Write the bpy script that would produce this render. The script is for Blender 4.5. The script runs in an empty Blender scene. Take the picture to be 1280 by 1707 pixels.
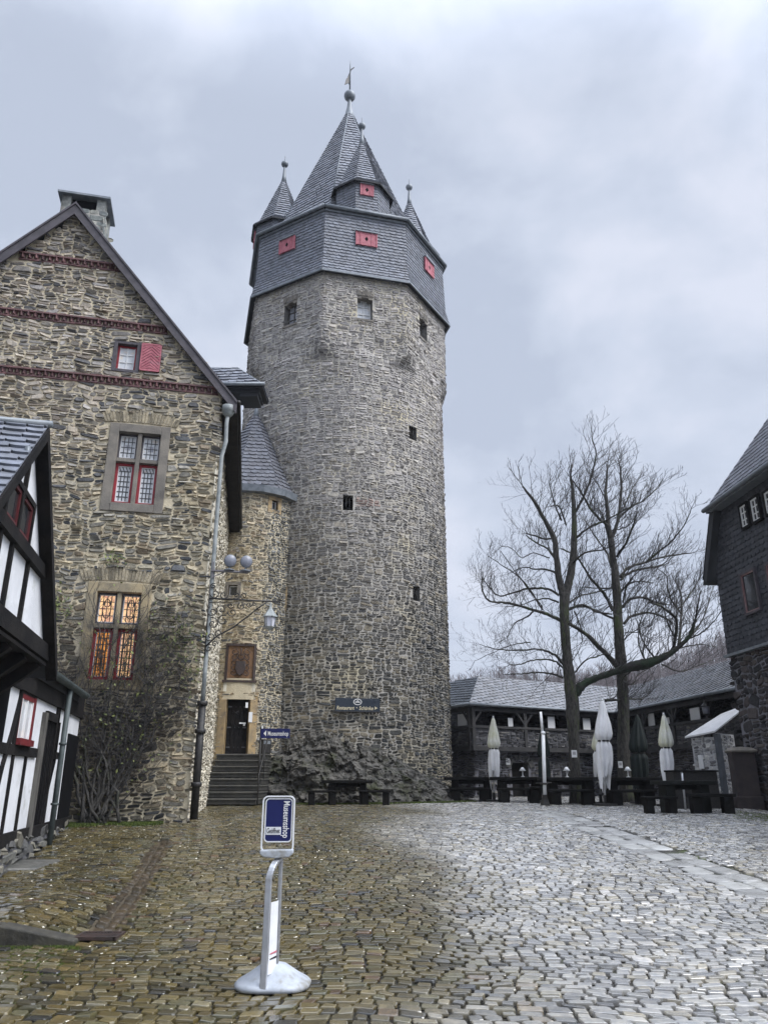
import bpy, math, random
import numpy as np
from mathutils import Vector, noise as mnoise
R_ = math.radians
sin, cos, pi = math.sin, math.cos, math.pi
S = bpy.context.scene
COL = S.collection

# ------------------------------------------------------------------ camera
PITCH = R_(19.4); F = 1268.0; EYE = 1.6
cam = bpy.data.cameras.new('camera'); camo = bpy.data.objects.new('camera', cam); COL.objects.link(camo)
cam.sensor_fit = 'HORIZONTAL'; cam.sensor_width = 36; cam.lens = 36 * F / 1280
cam.clip_end = 3000; cam.clip_start = 0.05
camo.location = (0, 0, EYE); camo.rotation_euler = (pi / 2 + PITCH, 0, 0)
S.camera = camo

# ------------------------------------------------------------------ sky
SUN_EL, SUN_AZ = R_(50), R_(112)
W = bpy.data.worlds.new('World'); S.world = W; W.use_nodes = True
nt = W.node_tree; nt.nodes.clear()
def N(t, nt=nt, **k):
    n = nt.nodes.new(t)
    for a, b in k.items(): setattr(n, a, b)
    return n
out = N('ShaderNodeOutputWorld'); bg = N('ShaderNodeBackground'); sky = N('ShaderNodeTexSky')
sky.sky_type = 'NISHITA'; sky.sun_disc = False; sky.sun_elevation = SUN_EL; sky.sun_rotation = SUN_AZ
sky.air_density = 1.0; sky.dust_density = 3.0
tc = N('ShaderNodeTexCoord'); mp = N('ShaderNodeMapping'); mp.inputs['Scale'].default_value = (1, 1, 1.6)
n1 = N('ShaderNodeTexNoise'); n1.inputs['Scale'].default_value = 3.3; n1.inputs['Detail'].default_value = 9; n1.inputs['Roughness'].default_value = .55; n1.inputs['Distortion'].default_value = .15
rp = N('ShaderNodeValToRGB'); cr = rp.color_ramp
cr.elements[0].position = .40; cr.elements[0].color = (3.0, 3.35, 4.1, 1)
cr.elements[1].position = .64; cr.elements[1].color = (4.25, 4.5, 5.2, 1)
e = cr.elements.new(.52); e.color = (3.6, 3.95, 4.7, 1)
mx = N('ShaderNodeMix', data_type='RGBA'); mx.inputs[0].default_value = .95   # cloud cover over the clear sky
l = nt.links.new
l(tc.outputs['Generated'], mp.inputs[0]); l(mp.outputs[0], n1.inputs['Vector']); l(n1.outputs['Fac'], rp.inputs[0])
# an overcast sky is brightest at the zenith and around the veiled sun
nrmv = N('ShaderNodeVectorMath', operation='NORMALIZE'); sx_ = N('ShaderNodeSeparateXYZ'); zf = N('ShaderNodeMapRange', interpolation_type='SMOOTHSTEP')
for i, q in enumerate((.72, 1.0, 1.0, 3.0)): zf.inputs[i + 1].default_value = q
dt = N('ShaderNodeVectorMath', operation='DOT_PRODUCT'); dt.inputs[1].default_value = (sin(SUN_AZ) * cos(SUN_EL), cos(SUN_AZ) * cos(SUN_EL), sin(SUN_EL))
gf = N('ShaderNodeMapRange', interpolation_type='SMOOTHSTEP')
for i, q in enumerate((.55, 1.0, 0., 2.2)): gf.inputs[i + 1].default_value = q
ad = N('ShaderNodeMath', operation='ADD'); vm = N('ShaderNodeVectorMath', operation='SCALE')
l(tc.outputs['Generated'], nrmv.inputs[0]); l(nrmv.outputs[0], sx_.inputs[0]); l(sx_.outputs[2], zf.inputs[0]); l(nrmv.outputs[0], dt.inputs[0]); l(dt.outputs['Value'], gf.inputs[0]); l(zf.outputs[0], ad.inputs[0]); l(gf.outputs[0], ad.inputs[1])
l(rp.outputs[0], vm.inputs[0]); l(ad.outputs[0], vm.inputs['Scale'])
l(sky.outputs[0], mx.inputs[6]); l(vm.outputs[0], mx.inputs[7]); l(mx.outputs[2], bg.inputs[0]); l(bg.outputs[0], out.inputs[0])
bg.inputs[1].default_value = .1

sun = bpy.data.lights.new('sun', 'SUN'); suno = bpy.data.objects.new('sun', sun); COL.objects.link(suno)
sun.energy = 1.5; sun.angle = R_(30); sun.color = (1, .975, .94)
sd = Vector((sin(SUN_AZ) * cos(SUN_EL), cos(SUN_AZ) * cos(SUN_EL), sin(SUN_EL)))
suno.rotation_euler = sd.to_track_quat('Z', 'Y').to_euler(); suno.location = (0, -20, 40)
vs = S.view_settings; vs.view_transform = 'Standard'; vs.look = 'None'; vs.exposure = 0.85; vs.gamma = 1; vs.use_curve_mapping = False

# ------------------------------------------------------------------ photogrammetry helpers
cT, sT = cos(PITCH), sin(PITCH)
def ray(px, py):
    u = (px - 640) / F; v = (853.5 - py) / F
    return u, cT - v * sT, sT + v * cT
def P(px, py, Y):
    x, y, z = ray(px, py); t = Y / y
    return np.array((x * t, Y, EYE + z * t))
def sstep(t): t = np.clip(t, 0, 1); return t * t * (3 - 2 * t)
TER_Y = 8.42
def gz(x, y):
    x = np.asarray(x, float); y = np.asarray(y, float)
    z = .78 * sstep((y - 5.5) / 13.5) + np.clip(y - 19, 0, 200) * .006 + np.clip(y - 5.5, -20, 0) * .01
    yk = TER_Y + (x + 4.2) * .02
    z = z + .15 * np.clip((-3.0 - x) / .8, 0, 1) * (y > yk) * (1 - sstep((y - yk) / 5.0))
    z = z + .02 * np.sin(x * .9 + y * .5) * np.sin(y * .7 - x * .3) * .6
    return z
def G(px, py):
    x, y, z = ray(px, py); t = 10.
    for _ in range(60): t = (float(gz(x * t, y * t)) - EYE) / z * .5 + t * .5
    return np.array((x * t, y * t, EYE + z * t))
def cyl_hit(px, py, cx, cy, R):
    x, y, z = ray(px, py)
    a = x * x + y * y; b = -2 * (x * cx + y * cy); c = cx * cx + cy * cy - R * R
    D = b * b - 4 * a * c; t = (-b - math.sqrt(max(D, 0))) / (2 * a)
    return math.atan2(y * t - cy, x * t - cx), EYE + z * t
class Wall:
    """vertical plane: u along d, v = world z, offset along the outward normal"""
    def __init__(s, P0, d):
        s.P0 = np.array(P0[:2], float); d = np.array(d, float); s.d = d / np.linalg.norm(d); s.n = np.array((s.d[1], -s.d[0]))
    def hit(s, px, py, off=0.):
        x, y, z = ray(px, py); p0 = s.P0 + s.n * off
        M = np.array(((x, -s.d[0]), (y, -s.d[1]))); t, u = np.linalg.solve(M, p0)
        return u, EYE + z * t
    def pt(s, u, v, d=0.):
        u = np.asarray(u, float); v = np.asarray(v, float) + 0 * u; d = np.asarray(d, float) + 0 * u
        return np.stack((s.P0[0] + s.d[0] * u + s.n[0] * d, s.P0[1] + s.d[1] * u + s.n[1] * d, v), -1)

# ------------------------------------------------------------------ materials
def mat(name, c1, c2=None, scale=3., rough=.8, bump=.0, bscale=30., attr=False, metal=0., spec=.5, lo=.35, hi=.65,
        rough2=None, trans=0, emit=None, coord='Object', stretch=None, c3=None, c3scale=1.2, c3lo=.55, c3hi=.75, bdist=.02):
    m = bpy.data.materials.new(name); m.use_nodes = True; t = m.node_tree; nodes = t.nodes; L = t.links.new
    b = nodes['Principled BSDF']; b.inputs['Roughness'].default_value = rough; b.inputs['Metallic'].default_value = metal
    b.inputs['Specular IOR Level'].default_value = spec
    if trans: b.inputs['Transmission Weight'].default_value = trans
    tc = nodes.new('ShaderNodeTexCoord'); vec = tc.outputs[coord]
    if stretch:
        mpn = nodes.new('ShaderNodeMapping'); mpn.inputs['Scale'].default_value = stretch; L(vec, mpn.inputs[0]); vec = mpn.outputs[0]
    def noise(sc, det=5, rgh=.6):
        n = nodes.new('ShaderNodeTexNoise'); n.inputs['Scale'].default_value = sc; n.inputs['Detail'].default_value = det; n.inputs['Roughness'].default_value = rgh
        L(vec, n.inputs['Vector']); return n.outputs['Fac']
    def mapr(o, a, bb, c=0., d=1.):
        n = nodes.new('ShaderNodeMapRange'); n.interpolation_type = 'SMOOTHSTEP'
        for i, q in enumerate((a, bb, c, d)): n.inputs[i + 1].default_value = q
        L(o, n.inputs[0]); return n.outputs[0]
    def mix(f, A, B, blend='MIX'):
        n = nodes.new('ShaderNodeMix'); n.data_type = 'RGBA'; n.blend_type = blend
        if isinstance(f, float): n.inputs[0].default_value = f
        else: L(f, n.inputs[0])
        for i, q in ((6, A), (7, B)):
            if isinstance(q, tuple): n.inputs[i].default_value = (*q, 1)
            else: L(q, n.inputs[i])
        return n.outputs[2]
    c = None
    if c2 is not None:
        f = noise(scale); c = mix(mapr(f, lo, hi), tuple(c1), tuple(c2))
        if rough2 is not None: L(mapr(f, lo, hi, rough, rough2), b.inputs['Roughness'])
    if c3 is not None: c = mix(mapr(noise(c3scale, 6, .65), c3lo, c3hi), c if c else tuple(c1), tuple(c3))
    if attr:
        a = nodes.new('ShaderNodeAttribute'); a.attribute_name = 'col'
        c = mix(1., c if c else tuple(c1), a.outputs['Color'], 'MULTIPLY')
    if c: L(c, b.inputs['Base Color'])
    else: b.inputs['Base Color'].default_value = (*c1, 1)
    if bump:
        bn = nodes.new('ShaderNodeBump'); bn.inputs['Strength'].default_value = bump; bn.inputs['Distance'].default_value = bdist
        L(noise(bscale, 6, .65), bn.inputs['Height']); L(bn.outputs[0], b.inputs['Normal'])
    if emit:
        b.inputs['Emission Strength'].default_value = emit
        if c: L(c, b.inputs['Emission Color'])
        else: b.inputs['Emission Color'].default_value = (*c1, 1)
    return m
M = {}
M['stone'] = mat('rubble_stone', (.75, .75, .75), (1.2, 1.18, 1.12), 9, .78, .9, 22, attr=True, spec=.35)
M['mortar_h'] = mat('house_mortar', (.66, .58, .42), (.50, .43, .31), 2.2, .95, .8, 26, spec=.1, c3=(.34, .31, .26), c3scale=.9)
M['mortar_t'] = mat('tower_mortar', (.48, .455, .41), (.38, .36, .325), 1.2, .95, .8, 26, spec=.1, c3=(.58, .52, .38), c3scale=.35, c3lo=.5, c3hi=.7)
M['mortar_r'] = mat('turret_mortar', (.62, .54, .39), (.48, .42, .30), 1.6, .95, .8, 26, spec=.1)
M['lime'] = mat('limewash', (.72, .68, .57), (.52, .48, .39), 1.4, .95, 1.0, 14, spec=.1, stretch=(1, 1, .45), c3=(.26, .23, .18), c3scale=3.2)
M['mortar_d'] = mat('dark_mortar', (.15, .15, .16), (.09, .09, .10), 3, .95, .6, 26, spec=.1)
M['joint'] = mat('cobble_joint', (.018, .016, .012), (.035, .03, .02), 9, .6, .8, 40, c3=(.06, .08, .018), c3scale=.55, c3lo=.54, c3hi=.66, rough2=.25)
M['cobble'] = mat('wet_cobble', (.8, .8, .8), (1.25, 1.2, 1.1), 14, .27, .35, 30, attr=True, rough2=.10, spec=.9, lo=.3, hi=.7, bdist=.005)
M['slate'] = mat('slate', (.8, .8, .82), (1.15, 1.16, 1.22), 6, .62, .45, 18, attr=True, rough2=.5, spec=.45)
M['slate_back'] = mat('slate_underlay', (.03, .032, .036), rough=.8)
M['lead'] = mat('lead_sheet', (.16, .18, .20), (.24, .26, .28), 5, .45, .2, 12, metal=.3, rough2=.6)
M['copper'] = mat('zinc_pipe', (.36, .38, .37), (.22, .24, .24), 4, .6, .3, 15, metal=.15)
M['iron'] = mat('black_iron', (.012, .012, .013), (.03, .026, .022), 20, .55, .3, 60)
M['iron_l'] = mat('strap_iron', (.05, .052, .06), (.08, .08, .085), 9, .5)
M['timber'] = mat('black_timber', (.006, .006, .007), (.016, .014, .013), 3, .8, .8, 30, stretch=(1, 1, 1), spec=.2)
M['oldwood'] = mat('weathered_timber', (.12, .115, .10), (.06, .055, .05), 5, .8, .6, 30, stretch=(3, 3, .5))
M['bench'] = mat('bench_wood', (.006, .006, .006), (.012, .011, .010), 4, .75, .6, 30, spec=.15)
M['plaster'] = mat('white_plaster', (.74, .75, .77), (.64, .65, .67), 2, .9, .35, 16, spec=.2, c3=(.42, .42, .39), c3scale=2.6, c3lo=.52, c3hi=.80)
M['red'] = mat('red_paint', (.32, .02, .03), (.24, .018, .025), 8, .5, .2, 40)
M['red_m'] = mat('deep_red_paint', (.17, .014, .018), (.12, .012, .015), 8, .5, .2, 40)
M['red_d'] = mat('dark_red_paint', (.10, .012, .014), (.07, .01, .012), 8, .5, .2, 40)
M['pipe_d'] = mat('dark_zinc_pipe', (.09, .11, .11), (.055, .07, .07), 4, .6, .3, 15)
M['shutter'] = mat('faded_red_paint', (.50, .16, .19), (.38, .10, .13), 7, .65, .4, 30, c3=(.42, .22, .24), c3scale=4)
M['brick'] = mat('old_red_brick', (.17, .075, .07), (.10, .05, .05), 5, .85, .6, 40)
M['frame'] = mat('sandstone_frame', (.16, .145, .125), (.235, .21, .175), 2.5, .85, .5, 30, c3=(.11, .10, .09), c3scale=1.6)
M['frame_y'] = mat('warm_sandstone', (.46, .33, .17), (.30, .23, .14), 2.5, .85, .5, 30, c3=(.16, .13, .10), c3scale=1.6, c3lo=.5, c3hi=.7)
M['barge'] = mat('brown_barge', (.085, .075, .085), (.055, .048, .055), 4, .6, .3, 30)
M['dark'] = mat('dark_opening', (.006, .006, .007), rough=.9, spec=.1)
M['glass_w'] = mat('curtained_glass', (.72, .74, .76), (.60, .61, .62), 7, .12, 0, 10, c3=(.74, .66, .58), c3scale=5, c3lo=.55, c3hi=.65)
M['glass_g'] = mat('leaded_grey_glass', (.32, .33, .37), (.44, .44, .47), 12, .12)
M['glass_d'] = mat('dark_glass', (.02, .022, .025), rough=.08, spec=.7)
M['glass_o'] = mat('lit_amber_glass', (.50, .20, .04), (.20, .07, .015), 6, .15, 0, 10, emit=1.0, c3=(.05, .022, .01), c3scale=9, c3lo=.5, c3hi=.62)
M['glass_p'] = mat('lit_pale_glass', (.68, .42, .20), (.50, .30, .18), 5, .15, 0, 10, emit=.8, c3=(.36, .17, .12), c3scale=11, c3lo=.52, c3hi=.6)
M['leading'] = mat('window_lead', (.05, .05, .055), rough=.5)
M['white_frame'] = mat('white_window_paint', (.75, .75, .74), rough=.5)
M['relief'] = mat('rust_relief', (.27, .15, .075), (.19, .11, .06), 8, .8, .6, 30)
M['bark'] = mat('bark', (.085, .08, .072), (.03, .028, .026), 7, .9, 1., 16, stretch=(3, 3, .8), c3=(.075, .095, .04), c3scale=1.1, c3lo=.5, c3hi=.68, bdist=.05)
M['bark_moss'] = mat('mossy_bark', (.03, .05, .028), (.035, .032, .03), 3, .9, 1., 14, bdist=.05)
M['twig'] = mat('twig', (.022, .02, .02), (.036, .032, .03), 3, .8)
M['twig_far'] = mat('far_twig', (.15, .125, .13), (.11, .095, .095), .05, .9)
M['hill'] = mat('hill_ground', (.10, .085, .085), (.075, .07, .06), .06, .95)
M['rock'] = mat('castle_rock', (.055, .053, .047), (.15, .14, .122), 4.5, .8, 1.0, 14, c3=(.045, .048, .022), c3scale=1.3, c3lo=.50, c3hi=.66, bdist=.08)
M['cloth_w'] = mat('white_canvas', (.84, .84, .85), (.74, .74, .75), 3, .85, .3, 12)
M['cloth_y'] = mat('stained_canvas', (.74, .74, .68), (.58, .58, .42), 2, .85, .3, 12)
M['cloth_g'] = mat('dark_green_cover', (.003, .009, .008), (.005, .013, .011), 3, .7, .3, 12)
M['white'] = mat('white_paint', (.78, .79, .80), (.68, .69, .70), 6, .4)
M['alu'] = mat('silver_aluminium', (.55, .56, .58), (.46, .47, .49), 12, .35, metal=.75)
M['plastic'] = mat('grey_plastic', (.46, .49, .53), (.38, .41, .45), 8, .45, .15, 50, c3=(.24, .23, .20), c3scale=5, c3lo=.52, c3hi=.72)
M['blue'] = mat('sign_blue', (.004, .008, .075), (.005, .010, .09), 4, .35)
M['navy'] = mat('board_navy', (.012, .02, .035), (.02, .03, .045), 5, .5)
M['letter'] = mat('sign_white', (.8, .8, .78), rough=.5)
M['cream'] = mat('letter_cream', (.62, .55, .38), rough=.5)
M['paper'] = mat('paper', (.72, .73, .74), rough=.7)
M['moss'] = mat('moss', (.095, .13, .02), (.055, .08, .018), 6, .95, .9, 40)
M['leaf'] = mat('leaf', (.07, .10, .025), (.13, .15, .04), 3, .6)
M['leaf_y'] = mat('yellow_leaf', (.22, .24, .06), (.14, .17, .05), 3, .6)
M['rust'] = mat('rusty_iron', (.055, .032, .026), (.03, .022, .02), 9, .6, .5, 40)
M['slab'] = mat('wet_slab', (.36, .36, .35), (.28, .275, .26), 3, .40, .4, 16, rough2=.22, attr=True)
M['pillar'] = mat('brown_pillar', (.055, .042, .040), (.035, .028, .028), 3, .8, .5, 20)
M['felt'] = mat('wet_felt', (.66, .66, .67), (.55, .55, .55), 3, .4, .3, 20)

M['cobble'].node_tree.nodes['Principled BSDF'].inputs['Coat Weight'].default_value = .6; M['cobble'].node_tree.nodes['Principled BSDF'].inputs['Coat Roughness'].default_value = .16
# ------------------------------------------------------------------ object helpers
def tag(o, label=None, cat=None, group=None, kind=None):
    if label: o['label'] = label
    if cat: o['category'] = cat
    if group: o['group'] = group
    if kind: o['kind'] = kind
    return o
def thing(name, label, cat, loc, group=None, rz=0.):
    o = bpy.data.objects.new(name, None); COL.objects.link(o); o.empty_display_size = .2
    o.location = [float(q) for q in loc]; o.rotation_euler.z = rz
    return tag(o, label, cat, group)
def root_of(o):
    while o.parent: o = o.parent
    return o
class MB:
    def __init__(s): s.V = []; s.L = []; s.Z = []; s.C = []; s.I = []; s.S = []; s.n = 0
    def np_(s, V, L, Z, C=None, mi=0, sm=False):
        V = np.asarray(V, float).reshape(-1, 3); Z = np.asarray(Z, int)
        s.V.append(V); s.L.append(np.asarray(L, int).ravel() + s.n); s.Z.append(Z); k = len(Z)
        if C is None: C = np.ones((k, 3))
        C = np.asarray(C, float)
        if C.ndim == 1: C = np.tile(C, (k, 1))
        s.C.append(C); s.I.append(np.full(k, mi)); s.S.append(np.full(k, sm)); s.n += len(V)
    def add(s, V, Fs, C=None, mi=0, sm=False):
        s.np_(V, [i for f in Fs for i in f], [len(f) for f in Fs], C, mi, sm); return s
    def hexa(s, p, C=None, mi=0):   # 8 pts: bottom 4 ccw, top 4 ccw
        return s.add(p, [(3, 2, 1, 0), (4, 5, 6, 7), (0, 1, 5, 4), (1, 2, 6, 5), (2, 3, 7, 6), (3, 0, 4, 7)], C, mi)
    def box(s, c, size, rz=0., C=None, mi=0):
        x, y, z = [q / 2 for q in size]; ca, sa = cos(rz), sin(rz)
        p = [(c[0] + a * ca - b * sa, c[1] + a * sa + b * ca, c[2] + d) for d in (-z, z) for a, b in ((-x, -y), (x, -y), (x, y), (-x, y))]
        return s.hexa(p, C, mi)
    def beam(s, a, b, w, h=None, up=(0, 0, 1), C=None, mi=0):
        a = Vector(a); b = Vector(b); h = h or w; d = (b - a).normalized(); up = Vector(up)
        x = d.cross(up)
        if x.length < 1e-4: x = d.cross(Vector((1, 0, 0)))
        x.normalize(); y = x.cross(d)
        q = [(-w / 2, -h / 2), (w / 2, -h / 2), (w / 2, h / 2), (-w / 2, h / 2)]
        return s.hexa([tuple(p + x * i + y * j) for p in (a, b) for i, j in q], C, mi)
    def wbox(s, w, u0, u1, v0, v1, d0, d1, C=None, mi=0):
        p = [w.pt(u, v, d) for v in (v0, v1) for u, d in ((u0, d1), (u1, d1), (u1, d0), (u0, d0))]
        return s.hexa([tuple(q) for q in p], C, mi)
    def wquad(s, w, pts, d0, d1, C=None, mi=0):   # prism over a polygon in wall coordinates, ccw
        n = len(pts); p = [tuple(w.pt(u, v, d0)) for u, v in pts] + [tuple(w.pt(u, v, d1)) for u, v in pts]
        return s.add(p, [tuple(range(n))[::-1], tuple(range(n, 2 * n))] + [(i, (i + 1) % n, n + (i + 1) % n, n + i) for i in range(n)], C, mi)
    def wbeam(s, w, a, b, wd, d0, d1, C=None, mi=0):   # beam in the wall plane from a to b
        a = np.array(a, float); b = np.array(b, float); d = (b - a) / np.linalg.norm(b - a); q = np.array((-d[1], d[0])) * wd / 2
        return s.wquad(w, [a - q, b - q, b + q, a + q], d0, d1, C, mi)
    def tube(s, pts, rad, k=8, C=None, mi=0, sm=True, cap=True):
        pts = [Vector(p) for p in pts]; n = len(pts)
        if not hasattr(rad, '__len__'): rad = [rad] * n
        V = []; x = None
        for i, p in enumerate(pts):
            d = (pts[min(i + 1, n - 1)] - pts[max(i - 1, 0)]).normalized()
            if x is None:
                x = d.cross(Vector((0, 0, 1)));
                if x.length < .05: x = d.cross(Vector((1, 0, 0)))
            x = (x - d * x.dot(d)).normalized(); y = d.cross(x)
            for j in range(k):
                a = 2 * pi * j / k; V.append(tuple(p + (x * cos(a) + y * sin(a)) * rad[i]))
        Fs = [(i * k + j, i * k + (j + 1) % k, (i + 1) * k + (j + 1) % k, (i + 1) * k + j) for i in range(n - 1) for j in range(k)]
        if cap: Fs += [tuple(range(k))[::-1], tuple(range((n - 1) * k, n * k))]
        return s.add(V, Fs, C, mi, sm)
    def lathe(s, prof, c=(0, 0, 0), k=24, C=None, mi=0, sm=True, rot=0., f=None):
        V = []
        for r, z in prof:
            for j in range(k):
                a = rot + 2 * pi * j / k; rr = r * (f(a, z) if f else 1)
                V.append((c[0] + rr * cos(a), c[1] + rr * sin(a), c[2] + z))
        n = len(prof)
        Fs = [(i * k + j, i * k + (j + 1) % k, (i + 1) * k + (j + 1) % k, (i + 1) * k + j) for i in range(n - 1) for j in range(k)]
        Fs += [tuple(range(k))[::-1], tuple(range((n - 1) * k, n * k))]
        return s.add(V, Fs, C, mi, sm)
    def ball(s, c, r, C=None, mi=0):
        return s.lathe([(r * sin(a), -r * cos(a)) for a in np.linspace(.02, pi - .02, 10)], c, 14, C, mi)
    def sweep(s, pts, w, h, side, C=None, mi=0):   # rectangular bar bent through pts; side = width direction
        pts = [Vector(p) for p in pts]; n = len(pts); side = Vector(side).normalized(); V = []
        for i, p in enumerate(pts):
            d = (pts[min(i + 1, n - 1)] - pts[max(i - 1, 0)]).normalized(); nn = side.cross(d).normalized()
            for a, b in ((-1, -1), (1, -1), (1, 1), (-1, 1)): V.append(tuple(p + side * a * w / 2 + nn * b * h / 2))
        return s.add(V, [(i * 4 + j, i * 4 + (j + 1) % 4, i * 4 + 4 + (j + 1) % 4, i * 4 + 4 + j) for i in range(n - 1) for j in range(4)] + [(3, 2, 1, 0), tuple(range(4 * n - 4, 4 * n))], C, mi)
    def text(s, body, size, w, u, v, d, mi=0, rot=0., bold=0., ext=.004, align='LEFT', sx=1., shear=0., fit=None):
        cu = bpy.data.curves.new('t', 'FONT'); cu.body = body; cu.size = size; cu.offset = bold; cu.extrude = ext; cu.align_x = align; cu.resolution_u = 3; cu.shear = shear
        o = bpy.data.objects.new('t', cu); COL.objects.link(o); dg = bpy.context.evaluated_depsgraph_get(); dg.update()
        me = bpy.data.meshes.new_from_object(o.evaluated_get(dg))
        A = np.empty(len(me.vertices) * 3); me.vertices.foreach_get('co', A); A = A.reshape(-1, 3)
        Fs = [tuple(p.vertices) for p in me.polygons]
        bpy.data.objects.remove(o); bpy.data.meshes.remove(me); bpy.data.curves.remove(cu)
        x = A[:, 0] * sx; y = A[:, 1]
        if fit: x = (x - x.min()) * fit / (x.max() - x.min())
        X = x * cos(rot) - y * sin(rot) + u; Y = x * sin(rot) + y * cos(rot) + v
        return s.add(w.pt(X, Y, A[:, 2] + d), Fs, None, mi)
    def build(s, name, mats, parent=None, loc=None, bevel=0., kind=None):
        if not isinstance(mats, (list, tuple)): mats = [mats]
        V = np.concatenate(s.V); L = np.concatenate(s.L); Z = np.concatenate(s.Z)
        if parent is not None:
            r = root_of(parent); V = V - np.array(r.location)
            if r.rotation_euler.z:
                a = -r.rotation_euler.z; x = V[:, 0] * cos(a) - V[:, 1] * sin(a); V[:, 1] = V[:, 0] * sin(a) + V[:, 1] * cos(a); V[:, 0] = x
        elif loc is not None: V = V - np.array(loc)
        me = bpy.data.meshes.new(name); me.vertices.add(len(V)); me.vertices.foreach_set('co', V.astype('f').ravel())
        me.loops.add(len(L)); me.loops.foreach_set('vertex_index', L.astype('i'))
        me.polygons.add(len(Z)); st = np.concatenate(([0], np.cumsum(Z)[:-1])); me.polygons.foreach_set('loop_start', st.astype('i')); me.polygons.foreach_set('loop_total', Z.astype('i'))
        me.polygons.foreach_set('material_index', np.concatenate(s.I).astype('i')); me.polygons.foreach_set('use_smooth', np.concatenate(s.S).astype(bool))
        C = np.repeat(np.concatenate(s.C), Z, axis=0); C = np.concatenate((C, np.ones((len(C), 1))), 1)
        at = me.color_attributes.new('col', 'FLOAT_COLOR', 'CORNER'); at.data.foreach_set('color', C.astype('f').ravel())
        for m in mats: me.materials.append(m)
        me.update(); me.validate()
        o = bpy.data.objects.new(name, me); COL.objects.link(o)
        if parent is not None: o.parent = parent
        elif loc is not None: o.location = [float(q) for q in loc]
        if kind: o['kind'] = kind
        if bevel:
            b = o.modifiers.new('Bevel', 'BEVEL'); b.width = bevel; b.segments = 2; b.limit_method = 'ANGLE'
        return o

# ------------------------------------------------------------------ masonry
def guillotine(U0, U1, V0, V1, w, h, rng, coursed=False):
    out = []
    v = V0; r = rng.random
    while v < V1:
        bh = h * (r() * .4 + .8) if coursed else h * (1.5 + 2 * r())
        u = U0 - r() * w * 2
        while u < U1:
            bw = w * (.7 + .6 * r()) if coursed else w * (1.4 + 2.4 * r())
            if coursed: out.append((u, u + bw, v, v + bh))
            else:
                st = [(u, u + bw, v, v + bh)]
                while st:
                    a, b, c, d = st.pop(); W_, H_ = b - a, d - c
                    if H_ > h * (.75 + 1.1 * r()): m = c + H_ * (.35 + .3 * r()); st += [(a, b, c, m), (a, b, m, d)]
                    elif W_ > w * (.8 + 1.2 * r()): m = a + W_ * (.3 + .4 * r()); st += [(a, m, c, d), (m, b, c, d)]
                    else: out.append((a, b, c, d))
            u += bw
        v += bh
    return np.array(out)
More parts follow.
